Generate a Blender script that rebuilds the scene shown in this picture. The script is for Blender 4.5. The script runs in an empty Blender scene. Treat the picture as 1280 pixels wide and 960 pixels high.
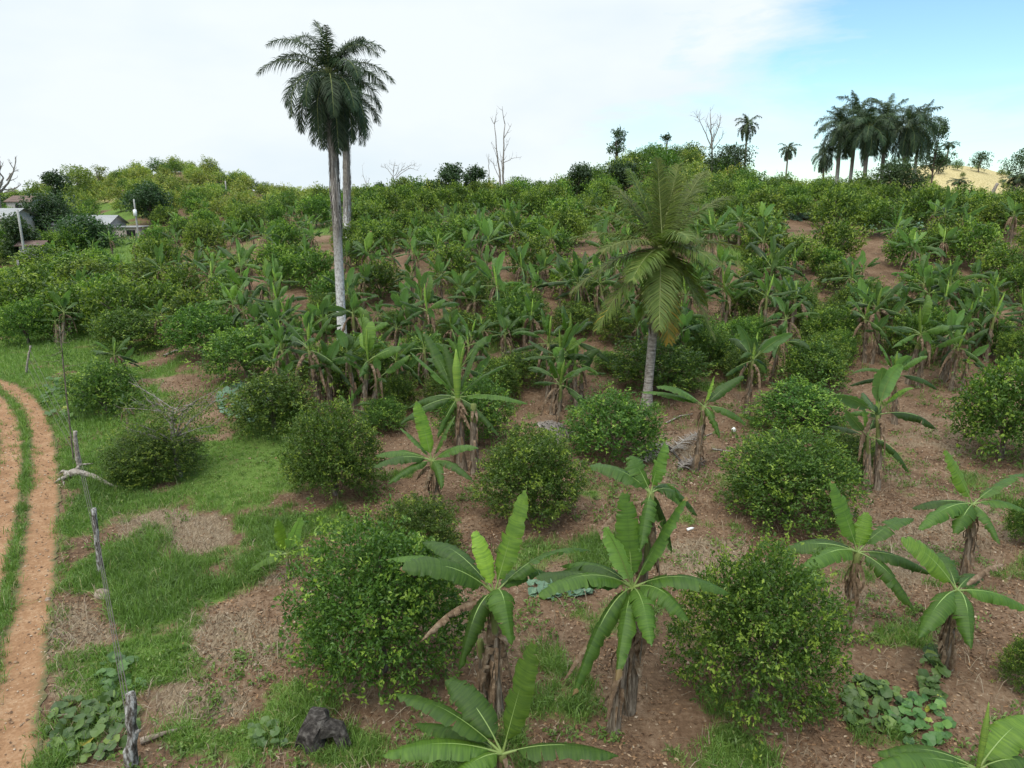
import bpy, math, random
import numpy as np
from mathutils import Vector, Matrix

SC = bpy.context.scene
COL = SC.collection
RNG = np.random.default_rng(7)
R = math.radians

# ------------------------------------------------------------------ camera
H, PITCH, F = 8.0, R(14.3), 900.0          # camera height, pitch, focal length in 1280-px units
CP, SP = math.cos(PITCH), math.sin(PITCH)
cd = bpy.data.cameras.new('camera')
cam = bpy.data.objects.new('camera', cd); COL.objects.link(cam)
cam.location = (0, 0, H); cam.rotation_euler = (R(90) - PITCH, 0, 0)
cd.sensor_width = 36; cd.lens = 36 * F / 1280
cd.clip_start = 0.1; cd.clip_end = 20000
SC.camera = cam

def slope(v):
    d = (480 - v) / F
    return (d * CP - SP) / (CP + d * SP)
def az(u, v):
    d = (480 - v) / F
    return ((u - 640) / F) / (CP + d * SP)
def at(u, v, y):                            # the point seen at (u, v) that is y metres ahead
    return np.array([az(u, v) * y, y, H + slope(v) * y])
def project(x, y, z):
    f = y * CP - (z - H) * SP
    up = y * SP + (z - H) * CP
    f = np.where(np.abs(f) < 1e-3, 1e-3, f)
    return 640 + F * x / f, 480 - F * up / f
def depth(p):
    return p[1] * CP - (p[2] - H) * SP

# ------------------------------------------------------------------ noise
def vnoise(x, y, seed=0):
    x = np.asarray(x, float); y = np.asarray(y, float)
    xi = np.floor(x).astype(np.int64); yi = np.floor(y).astype(np.int64)
    fx = x - xi; fy = y - yi
    fx = fx * fx * (3 - 2 * fx); fy = fy * fy * (3 - 2 * fy)
    def h(a, b):
        n = (a * 374761393 + b * 668265263 + seed * 1442695041) & 0xffffffff
        n = ((n ^ (n >> 13)) * 1274126177) & 0xffffffff
        return ((n ^ (n >> 16)) & 0xffff) / 65535.0
    return (h(xi, yi) * (1 - fx) + h(xi + 1, yi) * fx) * (1 - fy) + (h(xi, yi + 1) * (1 - fx) + h(xi + 1, yi + 1) * fx) * fy
def fbm(x, y, seed=0, o=4):
    s = 0; a = .5; n = 0
    for k in range(o):
        s = s + a * vnoise(np.asarray(x) * 2 ** k, np.asarray(y) * 2 ** k, seed + k); n += a; a *= .5
    return s / n

# ------------------------------------------------------------------ terrain: profiles along eight view bearings, (distance, row where that ground shows)
PROF = [
    (-200, [(45, .3), (60, .8), (90, 'v300'), (130, 'v268'), (180, 'v246'), (260, 'v250')]),
    (40,  [(45, .3), (60, 1.0), (90, 'v298'), (130, 'v262'), (165, 'v238'), (210, 'v244')]),
    (120, [(45, .4), (60, 1.1), (88, 'v294'), (112, 'v264'), (140, 'v240'), (165, 'v238'), (220, 'v240')]),
    (190, [(38, .4), (58, 1.6), (85, 'v294'), (105, 'v261'), (128, 'v226'), (145, 'v215'), (175, 'v232'), (240, 'v245')]),
    (260, [(34, .5), (55, 2.2), (82, 'v288'), (105, 'v259'), (128, 'v224'), (143, 'v214'), (175, 'v232'), (240, 'v245')]),
    (340, [(30, .5), (50, 3.0), (75, 'v284'), (100, 'v265'), (125, 'v250'), (145, 'v248'), (190, 'v248')]),
    (430, [(28, .3), (38, 1.2), (52, 3.6), (68, 4.7), (85, 'v262'), (105, 'v257'), (150, 'v262')]),
    (560, [(27, .2), (36, 1.6), (50, 4.4), (68, 5.2), (85, 'v259'), (100, 'v257'), (150, 'v262')]),
    (690, [(27, .2), (36, 1.6), (50, 4.6), (68, 5.4), (85, 'v257'), (100, 'v253'), (150, 'v260')]),
    (745, [(27, .2), (36, 1.6), (50, 4.6), (70, 5.8), (88, 'v252'), (104, 'v240'), (120, 'v242'), (160, 'v255')]),
    (790, [(27, .2), (36, 1.6), (50, 4.6), (70, 5.8), (88, 'v248'), (106, 'v210'), (116, 'v207'), (160, 'v240')]),
    (850, [(27, .2), (36, 1.6), (50, 4.7), (70, 5.9), (88, 'v246'), (106, 'v200'), (116, 'v196'), (160, 'v238')]),
    (905, [(27, .2), (36, 1.6), (50, 4.9), (70, 6.0), (88, 'v250'), (108, 'v226'), (118, 'v224'), (160, 'v244')]),
    (960, [(27, .2), (36, 1.6), (52, 5.0), (70, 6.1), (90, 'v254'), (110, 'v249'), (125, 'v249'), (170, 'v246')]),
    (1060, [(27, .2), (38, 1.8), (56, 5.4), (75, 6.3), (100, 'v251'), (120, 'v247'), (150, 'v236'), (200, 'v240')]),
    (1135, [(27, .2), (38, 1.9), (56, 5.6), (75, 6.3), (100, 'v256'), (128, 'v246'), (155, 'v213'), (175, 'v207'), (230, 'v235')]),
    (1190, [(27, .2), (38, 1.9), (56, 5.7), (78, 6.7), (100, 'v258'), (128, 'v254'), (155, 'v210'), (175, 'v202'), (230, 'v232')]),
    (1245, [(27, .2), (38, 2.0), (56, 5.8), (78, 6.7), (100, 'v262'), (128, 'v260'), (155, 'v222'), (175, 'v213'), (230, 'v232')]),
    (1290, [(27, .2), (38, 2.0), (56, 5.8), (78, 6.7), (100, 'v262'), (128, 'v262'), (160, 'v236'), (175, 'v228'), (230, 'v232')]),
    (1500, [(27, .2), (38, 2.0), (56, 5.8), (78, 7.4), (100, 'v243'), (125, 'v248'), (160, 'v240'), (230, 'v242')]),
]
TA = np.linspace(-1.1, 1.1, 221)
TY = np.concatenate([np.linspace(0, 320, 321), np.geomspace(340, 6000, 30)])
def build_table():
    rows = []; aa = []
    for u, pts in PROF:
        ys = [0, 20]; zs = [0, 0]
        for y, z in pts:
            if isinstance(z, str): z = H + y * slope(float(z[1:]))
            ys.append(y); zs.append(z)
        last = zs[-1]
        ys += [500, 6000]; zs += [last - 12, -60]
        rows.append(np.interp(TY, ys, zs)); aa.append(az(u, 245))
    rows = np.array(rows)
    T = np.array([[0.0] * len(TY)] * len(TA))
    for j in range(len(TY)): T[:, j] = np.interp(TA, aa, rows[:, j])
    k = np.exp(-.5 * (np.arange(-6, 7) / 2.6) ** 2); k /= k.sum()
    P = np.pad(T, ((6, 6), (0, 0)), 'edge')
    T = sum(P[i:i + len(TA)] * k[i] for i in range(13))
    k = np.exp(-.5 * (np.arange(-8, 9) / 3.0) ** 2); k /= k.sum()
    P = np.pad(T, ((0, 0), (8, 8)), 'edge')
    T2 = sum(P[:, i:i + len(TY)] * k[i] for i in range(17))
    T2[:, 312:] = T[:, 312:]
    return T2
TT = build_table()
def terr(x, y):
    x = np.asarray(x, float); y = np.asarray(y, float)
    yy = np.clip(y, 0, 5999)
    a = np.clip(x / np.maximum(yy, 6.0), -1.0999, 1.0999)
    ai = (a + 1.1) / 2.2 * (len(TA) - 1); i = np.floor(ai).astype(int); fa = ai - i
    j = np.clip(np.searchsorted(TY, yy, 'right') - 1, 0, len(TY) - 2)
    fy = (yy - TY[j]) / (TY[j + 1] - TY[j])
    z = (TT[i, j] * (1 - fa) + TT[i + 1, j] * fa) * (1 - fy) + (TT[i, j + 1] * (1 - fa) + TT[i + 1, j + 1] * fa) * fy
    amp = np.clip((y - 5) / 60, .0, 1)
    return z + .07 * (fbm(x * .8, y * .8, 3, 3) - .5) + amp * .9 * (fbm(x * .12, y * .12, 11, 3) - .5)
YS = np.geomspace(4, 500, 5000)
def ground(u, v):
    a = az(u, v); t = slope(v)
    d = H + YS * t - terr(a * YS, YS)
    k = np.argmax(d <= 0)
    if not (d <= 0).any(): k = 3500
    y = YS[k]
    return np.array([a * y, y, float(terr(a * y, y))])
def on_ground(u, y, v=300):
    x = az(u, v) * y
    return np.array([x, y, float(terr(x, y))])

# ------------------------------------------------------------------ mesh builder
class MB:
    def __init__(s): s.v = []; s.f3 = []; s.f4 = []; s.m3 = []; s.m4 = []; s.fx = []; s.n = 0
    def add(s, v, tris=None, quads=None, fx=None, mat=0):
        v = np.asarray(v, float).reshape(-1, 3)
        if fx is None: fx = np.zeros((len(v), 3))
        s.v.append(v); s.fx.append(np.broadcast_to(np.asarray(fx, float), v.shape))
        if tris is not None and len(tris):
            t = np.asarray(tris, int).reshape(-1, 3) + s.n; s.f3.append(t); s.m3.append(np.full(len(t), mat))
        if quads is not None and len(quads):
            q = np.asarray(quads, int).reshape(-1, 4) + s.n; s.f4.append(q); s.m4.append(np.full(len(q), mat))
        s.n += len(v)
    def mesh(s, name, mats, smooth=False):
        me = bpy.data.meshes.new(name)
        v = np.concatenate(s.v); fx = np.concatenate(s.fx)
        f3 = np.concatenate(s.f3) if s.f3 else np.zeros((0, 3), int)
        f4 = np.concatenate(s.f4) if s.f4 else np.zeros((0, 4), int)
        mi = np.concatenate((s.m3 or [np.zeros(0, int)]) + (s.m4 or [np.zeros(0, int)]))
        me.vertices.add(len(v)); me.vertices.foreach_set('co', v.astype(np.float32).ravel())
        nl = f3.size + f4.size; np_ = len(f3) + len(f4)
        me.loops.add(nl); me.loops.foreach_set('vertex_index', np.concatenate([f3.ravel(), f4.ravel()]).astype(np.int32))
        me.polygons.add(np_)
        st = np.concatenate([np.arange(len(f3)) * 3, f3.size + np.arange(len(f4)) * 4]).astype(np.int32)
        me.polygons.foreach_set('loop_start', st)
        me.polygons.foreach_set('material_index', mi.astype(np.int32))
        me.polygons.foreach_set('use_smooth', np.full(np_, smooth))
        at_ = me.attributes.new('fx', 'FLOAT_VECTOR', 'POINT')
        at_.data.foreach_set('vector', fx.astype(np.float32).ravel())
        for m in (mats if isinstance(mats, (list, tuple)) else [mats]): me.materials.append(m)
        me.update(calc_edges=True); me.validate()
        return me
    def build(s, name, mats, parent=None, smooth=False, loc=(0, 0, 0)):
        return link(name, s.mesh(name, mats, smooth), parent, loc)
def link(name, data, parent=None, loc=(0, 0, 0)):
    o = bpy.data.objects.new(name, data); COL.objects.link(o)
    o.location = loc
    if parent is not None: o.parent = parent
    return o
def empty(name, loc, rz=0, sc=1):
    o = bpy.data.objects.new(name, None); COL.objects.link(o)
    o.empty_display_size = .2
    o.location = tuple(float(c) for c in loc); o.rotation_euler = (0, 0, rz); o.scale = (sc, sc, sc)
    return o
def tag(o, label, cat, group=None):
    o['label'] = label; o['category'] = cat
    if group: o['group'] = group
    return o
CHILD = {}
def kids(o):
    return CHILD.get(o.name) or CHILD.setdefault(o.name, [c for c in bpy.data.objects if c.parent == o])
def copy_tree(o, loc, rz, sc, label=None, cat=None, group=None):
    r = o.copy(); COL.objects.link(r)
    r.location = tuple(float(c) for c in loc); r.rotation_euler = (0, 0, rz)
    r.scale = sc if isinstance(sc, tuple) else (sc, sc, sc)
    for k_ in ('label', 'group', 'category'):
        if k_ in r: del r[k_]
    if label: tag(r, label, cat, group)
    for c in kids(o):
        d = c.copy(); COL.objects.link(d); d.parent = r
        for g in kids(c):
            e = g.copy(); COL.objects.link(e); e.parent = d
    return r
def unit(a):
    a = np.asarray(a, float); return a / np.maximum(np.linalg.norm(a, axis=-1, keepdims=True), 1e-9)
UP = np.array([0, 0, 1.0])
def bez(P0, P1, P2, t):
    t = np.asarray(t)[:, None]
    return (1 - t) ** 2 * P0 + 2 * t * (1 - t) * P1 + t * t * P2
def tube(mb, pts, rad, n=7, mat=0, fxz=0.5, jitter=0, rng=RNG, caps=True):
    pts = np.asarray(pts, float); m = len(pts)
    rad = np.broadcast_to(np.asarray(rad, float), (m,))
    T = unit(np.gradient(pts, axis=0))
    ref = np.array([0.31, .95, .05]) if abs(T[:, 2]).mean() > .6 else UP
    A = unit(np.cross(T, ref)); B = np.cross(T, A)
    th = np.linspace(0, 2 * math.pi, n, endpoint=False)
    r = rad[:, None] * (1 + jitter * rng.normal(size=(m, n)))
    v = pts[:, None, :] + r[..., None] * (A[:, None, :] * np.cos(th)[None, :, None] + B[:, None, :] * np.sin(th)[None, :, None])
    i = np.arange(m - 1)[:, None] * n; j = np.arange(n)[None, :]; j2 = (j + 1) % n
    q = np.stack([i + j, i + j2, i + n + j2, i + n + j], -1).reshape(-1, 4)
    fx = np.zeros((m, n, 3)); fx[..., 1] = np.linspace(0, 1, m)[:, None]; fx[..., 0] = th[None, :] / 6.28; fx[..., 2] = fxz
    V = v.reshape(-1, 3); tr = None
    if caps:
        V = np.concatenate([V, pts[-1:]]); k = m * n
        tr = [(k - n + a, k - n + (a + 1) % n, k) for a in range(n)]
        F_ = np.concatenate([fx.reshape(-1, 3), [[0, 1, fxz]]])
    else: F_ = fx.reshape(-1, 3)
    mb.add(V, tr, q, F_, mat)

# ------------------------------------------------------------------ materials
class NT:
    def __init__(s, name):
        s.m = bpy.data.materials.new(name); s.m.use_nodes = True
        s.t = s.m.node_tree; s.t.nodes.clear()
        s.out = s.n('ShaderNodeOutputMaterial')
    def n(s, typ, **kw):
        x = s.t.nodes.new(typ)
        for k, v in kw.items():
            if k.startswith('_'): setattr(x, k[1:], v)
            else: x.inputs[k.replace('__', ' ')].default_value = v
        return x
    def l(s, a, b): s.t.links.new(a, b)
    def attr(s, name='fx'):
        a = s.n('ShaderNodeAttribute', _attribute_name=name); x = s.n('ShaderNodeSeparateXYZ'); s.l(a.outputs['Vector'], x.inputs[0]); return x
    def ramp(s, fac, stops):
        r = s.n('ShaderNodeValToRGB'); e = r.color_ramp.elements
        while len(e) < len(stops): e.new(.5)
        for k, (p, c) in enumerate(stops):
            e[k].position = p; e[k].color = (*c, 1)
        s.l(fac, r.inputs[0]); return r.outputs[0]
    def noise(s, scale, detail=3, rough=.5, vec=None, w=None):
        x = s.n('ShaderNodeTexNoise', Scale=scale, Detail=detail, Roughness=rough)
        if vec is not None: s.l(vec, x.inputs['Vector'])
        return x.outputs[0]
    def coord(s, scale=(1, 1, 1), kind='Object'):
        c = s.n('ShaderNodeTexCoord'); m = s.n('ShaderNodeMapping'); m.inputs['Scale'].default_value = scale
        s.l(c.outputs[kind], m.inputs[0]); return m.outputs[0]
    def mix(s, fac, a, b, mode='MIX'):
        x = s.n('ShaderNodeMix', _data_type='RGBA', _blend_type=mode)
        for sock, val in ((x.inputs[0], fac), (x.inputs[6], a), (x.inputs[7], b)):
            if hasattr(val, 'is_output'): s.l(val, sock)
            elif isinstance(val, (int, float)): sock.default_value = val
            else: sock.default_value = (*val, 1)
        return x.outputs[2]
    def math(s, op, a, b=0.0):
        x = s.n('ShaderNodeMath', _operation=op)
        for k, val in enumerate((a, b)):
            if hasattr(val, 'is_output'): s.l(val, x.inputs[k])
            else: x.inputs[k].default_value = val
        return x.outputs[0]
    def done(s, col, rough=.6, spec=.3, trans=0, tcol=None, bump=None, bs=.3, bd=.02):
        p = s.n('ShaderNodeBsdfPrincipled')
        if hasattr(col, 'is_output'): s.l(col, p.inputs['Base Color'])
        else: p.inputs['Base Color'].default_value = (*col, 1)
        if hasattr(rough, 'is_output'): s.l(rough, p.inputs['Roughness'])
        else: p.inputs['Roughness'].default_value = rough
        p.inputs['Specular IOR Level'].default_value = spec
        if bump is not None:
            b = s.n('ShaderNodeBump', Strength=bs, Distance=bd); s.l(bump, b.inputs['Height']); s.l(b.outputs[0], p.inputs['Normal'])
        sh = p.outputs[0]
        if trans:
            t = s.n('ShaderNodeBsdfTranslucent'); s.l(tcol if tcol is not None else col, t.inputs[0])
            x = s.n('ShaderNodeMixShader', Fac=trans); s.l(sh, x.inputs[1]); s.l(t.outputs[0], x.inputs[2]); sh = x.outputs[0]
        s.l(sh, s.out.inputs[0]); return s.m
    def oinfo(s):
        return s.n('ShaderNodeObjectInfo').outputs['Random']

def leaf_mat(name, stops, rough=.42, trans=.25, spec=.4, var=.35):
    m = NT(name); a = m.attr()
    col = m.ramp(a.outputs[2], stops)
    hs = m.n('ShaderNodeHueSaturation'); m.l(col, hs.inputs['Color'])
    r = m.oinfo()
    hu = m.math('ADD', m.math('MULTIPLY', r, .03), .485); m.l(hu, hs.inputs['Hue'])
    va = m.math('ADD', m.math('MULTIPLY', r, var), 1 - var / 2); m.l(va, hs.inputs['Value'])
    bright = m.mix(1.0, hs.outputs[0], (1.6, 1.75, .9), 'MULTIPLY')
    return m.done(hs.outputs[0], rough, spec, trans, bright)

M = {}
M['citrus'] = leaf_mat('citrus_leaf', [(0, (.03, .065, .012)), (.45, (.066, .126, .017)), (.70, (.13, .195, .026)), (1, (.25, .33, .05))], .45, .28, .3)
M['shrub'] = leaf_mat('sunlit_hill_shrub_leaf', [(0, (.085, .135, .026)), (.5, (.18, .235, .04)), (1, (.36, .37, .07))])  # yellower and brighter: sunlight on the far hills painted into the leaf colour
M['darktree'] = leaf_mat('dark_tree_leaf', [(0, (.022, .045, .016)), (.6, (.044, .082, .025)), (1, (.085, .13, .035))])
M['palm'] = leaf_mat('palm_leaflet', [(0, (.018, .034, .016)), (.5, (.04, .068, .028)), (.8, (.065, .095, .036)), (1, (.11, .13, .05))], rough=.5, trans=.15, spec=.22)
M['coco'] = leaf_mat('coconut_leaflet', [(0, (.055, .08, .016)), (.5, (.10, .138, .026)), (.8, (.17, .19, .045)), (1, (.36, .24, .03))], rough=.5, trans=.3, spec=.2)
M['grass'] = leaf_mat('grass_blade', [(0, (.075, .125, .026)), (.5, (.125, .205, .04)), (.82, (.18, .275, .06)), (1, (.30, .26, .13))], rough=.5, trans=.3)
M['vine'] = leaf_mat('vine_leaf', [(0, (.04, .085, .022)), (.6, (.075, .14, .032)), (.9, (.14, .23, .045)), (1, (.34, .32, .05))], rough=.5, trans=.2)
M['sage'] = leaf_mat('sage_vine_leaf', [(0, (.06, .12, .07)), (1, (.13, .20, .12))], rough=.6, trans=.15)
M['litter'] = leaf_mat('dead_leaf', [(0, (.07, .045, .03)), (.4, (.17, .10, .055)), (.7, (.28, .17, .09)), (1, (.42, .33, .23))], rough=.8, trans=.0, spec=.1)
M['straw'] = leaf_mat('dry_straw', [(0, (.15, .105, .07)), (.5, (.26, .20, .135)), (1, (.40, .33, .24))], rough=.8, trans=.0, spec=.15)

def banana_mat(name, young):
    m = NT(name); a = m.attr()
    base = m.ramp(a.outputs[2], [(0, (.032, .066, .012)), (.5, (.066, .132, .018)), (.8, (.145, .245, .028)), (1, (.30, .44, .09))])
    v = m.n('ShaderNodeCombineXYZ'); m.l(m.math('MULTIPLY', a.outputs[0], .6), v.inputs[0]); m.l(m.math('MULTIPLY', a.outputs[1], 46), v.inputs[1]); m.l(m.math('MULTIPLY', a.outputs[2], 70), v.inputs[2])
    n = m.noise(1.0, 3, .6, v.outputs[0])
    c = m.mix(m.ramp(n, [(.35, (0, 0, 0)), (.7, (1, 1, 1))]), m.mix(1, base, (.72, .76, .8), 'MULTIPLY'), m.mix(1, base, (1.35, 1.25, 1.1), 'MULTIPLY'))
    # dry brown margins where the blade ends
    n2 = m.noise(14, 2, .5, m.coord())
    e = m.math('MULTIPLY', m.math('GREATER_THAN', m.math('ADD', a.outputs[0], m.math('MULTIPLY', n2, .16)), 1.10), 1.0)
    c = m.mix(e, c, (.22, .15, .07))
    tp = m.math('GREATER_THAN', m.math('ADD', a.outputs[1], m.math('MULTIPLY', m.math('SUBTRACT', m.noise(2.3, 3, .6, m.coord()), .5), .55)), 1.02); c = m.mix(tp, c, (.20, .135, .06))
    g = m.n('ShaderNodeNewGeometry')
    c = m.mix(m.math('MULTIPLY', g.outputs['Backfacing'], .38), c, (.22, .36, .17))
    hs = m.n('ShaderNodeHueSaturation'); m.l(c, hs.inputs['Color']); m.l(m.math('ADD', m.math('MULTIPLY', m.oinfo(), .62), .66), hs.inputs['Value'])
    w = m.n('ShaderNodeTexWave', Scale=1.0, Distortion=.4); w.wave_type = 'BANDS'; w.bands_direction = 'Y'; m.l(v.outputs[0], w.inputs[0])
    br = m.mix(1.0, hs.outputs[0], (1.5, 1.7, .8), 'MULTIPLY')
    return m.done(hs.outputs[0], .46, .28, .3, br, w.outputs[1], .25, .006)
M['banana'] = banana_mat('banana_blade', False)
m = NT('banana_midrib'); a = m.attr(); M['midrib'] = m.done(m.ramp(a.outputs[1], [(0, (.17, .22, .06)), (.5, (.20, .29, .08)), (1, (.12, .20, .04))]), .45, .35)
m = NT('banana_dead'); a = m.attr(); v = m.coord((1, 1, 1)); n = m.noise(9, 4, .7, v)
M['bdead'] = m.done(m.ramp(n, [(.25, (.07, .045, .03)), (.5, (.20, .135, .085)), (.75, (.38, .30, .21))]), .85, .1, .1, None, n, .6, .02) if False else None
m = NT('banana_dead_blade'); v = m.coord(); n = m.noise(9, 4, .7, v); c = m.ramp(n, [(.25, (.065, .042, .028)), (.5, (.18, .12, .075)), (.75, (.36, .28, .20))]); M['bdead'] = m.done(c, .85, .1, bump=n, bs=.6)
m = NT('banana_stem'); n = m.noise(4, 5, .7, m.coord((7, 7, .8))); n3 = m.noise(3, 2, .5, m.coord())
c = m.ramp(n, [(.3, (.04, .03, .022)), (.46, (.13, .098, .07)), (.6, (.27, .215, .16)), (.78, (.42, .37, .30))]); a = m.attr()
c = m.mix(m.ramp(m.math('ADD', a.outputs[1], m.math('MULTIPLY', n3, .5)), [(.95, (0, 0, 0)), (1.25, (1, 1, 1))]), c, (.14, .16, .05)); M['bstem'] = m.done(c, .8, .15, bump=n, bs=.9, bd=.03)
def bark(name, stops, sc=(6, 6, 2), scale=3, bs=.6, bd=.02):
    m = NT(name); n = m.noise(scale, 5, .65, m.coord(sc)); return m.done(m.ramp(n, stops), .85, .15, bump=n, bs=bs, bd=bd)
M['bark'] = bark('grey_brown_bark', [(.3, (.05, .04, .03)), (.5, (.14, .11, .085)), (.7, (.27, .24, .20))])
M['bare'] = bark('bare_branch', [(.3, (.10, .08, .065)), (.5, (.22, .19, .16)), (.7, (.38, .35, .31))])
M['lichen'] = bark('lichen_post', [(.34, (.025, .02, .016)), (.46, (.10, .085, .07)), (.56, (.30, .29, .27)), (.7, (.52, .51, .48))], (9, 9, 3), 2.2)
M['driftwood'] = bark('driftwood', [(.3, (.09, .07, .055)), (.5, (.25, .215, .18)), (.7, (.45, .41, .36))], (3, 3, 3), 4)
M['darkwood'] = bark('dark_rotten_wood', [(.3, (.012, .01, .009)), (.5, (.05, .043, .038)), (.7, (.14, .125, .11))], (4, 4, 4), 3)
M['stone'] = bark('stone', [(.3, (.12, .085, .06)), (.5, (.27, .21, .16)), (.75, (.42, .36, .30))], (3, 3, 3), 3)
M['frondgrey'] = leaf_mat('dried_frond', [(0, (.12, .10, .085)), (.5, (.24, .21, .185)), (1, (.42, .38, .34))], .8, .0, .1)
m = NT('royal_trunk'); a = m.attr(); n = m.noise(3.2, 5, .7, m.coord((3, 3, 2.2))); w = m.noise(5, 2, .5, m.coord((.5, .5, 7)))
lo = m.ramp(n, [(.34, (.24, .22, .20)), (.45, (.50, .48, .46)), (.55, (.74, .73, .71))]); hi = m.ramp(n, [(.3, (.10, .085, .07)), (.7, (.30, .27, .23))])
c = m.mix(m.ramp(a.outputs[1], [(.12, (0, 0, 0)), (.50, (1, 1, 1))]), lo, hi); M['rtrunk'] = m.done(c, .8, .15, bump=w, bs=.5, bd=.03)
m = NT('coconut_trunk'); n = m.noise(3, 4, .6, m.coord((3, 3, 3))); w = m.noise(4, 2, .5, m.coord((.4, .4, 9)))
M['ctrunk'] = m.done(m.ramp(m.math('MULTIPLY', m.math('ADD', n, w), .5), [(.35, (.11, .095, .08)), (.5, (.27, .24, .21)), (.65, (.44, .41, .37))]), .85, .1, bump=w, bs=.7, bd=.03)
M['shaft'] = bark('palm_crownshaft', [(.3, (.05, .085, .03)), (.7, (.10, .14, .05))], (2, 2, .3), 3, .2)
M['fibre'] = bark('palm_fibre', [(.3, (.035, .024, .016)), (.5, (.11, .08, .055)), (.7, (.23, .18, .13))], (9, 9, .8), 3, .8)
M['rachis'] = bark('palm_rachis', [(.3, (.10, .12, .04)), (.7, (.22, .24, .09))], (2, 2, 2), 3, .1)
M['nut'] = bark('coconut_husk', [(.3, (.13, .13, .03)), (.7, (.26, .22, .05))], (2, 2, 2), 3, .1)
M['concrete'] = bark('weathered_concrete', [(.3, (.26, .25, .235)), (.7, (.42, .41, .39))], (1, 1, 1), 2, .2)
M['render'] = bark('cement_render', [(.3, (.36, .31, .26)), (.7, (.50, .45, .39))], (1, 1, 1), 1.5, .1)
M['roofgrey'] = bark('zinc_roof', [(.3, (.20, .20, .20)), (.55, (.30, .30, .295)), (.75, (.38, .375, .36))], (.5, 3, 1), 2, .2)
M['rust'] = bark('rusty_zinc', [(.3, (.08, .055, .045)), (.6, (.17, .115, .095)), (.8, (.28, .235, .21))], (.6, 2, 1), 2, .2)
m = NT('dark_opening'); M['dark'] = m.done((.012, .012, .013), .5, .3)
m = NT('white_paint'); M['white'] = m.done((.78, .78, .76), .4, .4)
m = NT('rusty_wire'); M['wire'] = m.done((.10, .085, .075), .6, .3)
# ------------------------------------------------------------------ ground cover layout (as seen from the camera, stored on the ground)
GRASS = [  # u, v, ru, rv, strength
    (300, 585, 95, 55, 1.3), (330, 560, 60, 50, 1.2), (180, 720, 75, 75, 1.1), (140, 560, 70, 90, 1.1), (90, 460, 90, 70, 1.1), (20, 440, 60, 50, 1.2),
    (270, 720, 70, 45, 1.0), (340, 660, 60, 30, .9), (190, 830, 60, 40, .9), (330, 900, 90, 50, 1.0), (230, 905, 60, 40, .8), (95, 700, 40, 80, .8), (110, 870, 40, 70, .7),
    (300, 800, 22, 20, .8), (420, 930, 60, 35, .9), (240, 780, 30, 25, .7), (60, 940, 40, 60, .7), (130, 640, 60, 30, 1.0), (230, 625, 60, 30, .9),
    (5, 700, 26, 120, 1.1), (28, 590, 14, 50, 1.1), (22, 520, 22, 30, 1.1), (730, 690, 75, 22, .8), (690, 850, 40, 40, .42), (740, 770, 40, 30, .4),
    (900, 945, 90, 25, .8), (1120, 800, 34, 12, .8), (1010, 735, 20, 10, .5), (1130, 900, 60, 30, .6), (870, 640, 60, 15, .3), (480, 925, 60, 25, .5),
    (230, 470, 50, 18, .8), (560, 505, 40, 20, .3), (15, 358, 40, 24, 1.3), (1100, 640, 60, 20, .35), (1040, 750, 60, 40, .3), (960, 690, 40, 20, .2), (385, 640, 40, 25, .8),
]
DRY = [(220, 668, 60, 26, 1.2), (290, 800, 66, 36, 1.0), (250, 880, 60, 30, .8), (90, 800, 45, 45, 1.0), (330, 722, 28, 16, .8), (95, 830, 40, 70, .7), (140, 640, 30, 15, .6),
       (870, 700, 60, 30, .7), (1130, 700, 90, 50, .7), (1100, 760, 80, 40, .6), (1200, 660, 80, 40, .6), (1150, 570, 70, 50, .6), (840, 580, 50, 40, .7), (420, 880, 60, 40, .4), (690, 640, 60, 20, .4)]
def ell(L, u, v):
    s = np.zeros_like(u)
    for cu, cv, ru, rv, k in L:
        d = ((u - cu) / ru) ** 2 + ((v - cv) / rv) ** 2
        s = np.maximum(s, k * np.clip(1.45 - d ** .7 * .85, 0, 1))
    return s
def rut(pts): return np.array([ground(u, v)[:2] for u, v in pts])
RUT1 = rut([(-70, 462), (-30, 470), (2, 479), (25, 492), (42, 513), (53, 545), (57, 590), (54, 640), (48, 700), (38, 770), (26, 840), (14, 910), (4, 975), (-8, 1060), (-24, 1200)])
RUT2 = rut([(-90, 478), (-40, 486), (-8, 498), (9, 520), (14, 560), (8, 615), (-4, 670), (-22, 740), (-50, 820), (-90, 920), (-150, 1060)])
def smooth_line(P, n=160):
    for _ in range(3):
        Q = [P[0]]
        for a_, b_ in zip(P[:-1], P[1:]): Q += [a_ * .75 + b_ * .25, a_ * .25 + b_ * .75]
        P = np.array(Q + [P[-1]])
    d = np.concatenate([[0], np.cumsum(np.linalg.norm(np.diff(P, axis=0), axis=1))])
    s = np.linspace(0, d[-1], n)
    return np.stack([np.interp(s, d, P[:, 0]), np.interp(s, d, P[:, 1])], 1)
RUT1 = smooth_line(RUT1); RUT2 = smooth_line(RUT2)
def rdist(x, y):
    out = np.full(np.shape(x), 99.0); f = out.ravel(); X = np.ravel(x); Y = np.ravel(y)
    near = np.nonzero((Y < 50) & (X < -2))[0]
    for k in range(0, len(near), 20000):
        i = near[k:k + 20000]
        p = np.stack([X[i], Y[i]], 1)
        d = np.minimum(np.sqrt(((p[:, None] - RUT1[None, ::2]) ** 2).sum(-1)).min(1), np.sqrt(((p[:, None] - RUT2[None, ::2]) ** 2).sum(-1)).min(1))
        f[i] = d
    return f.reshape(np.shape(x))
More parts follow.
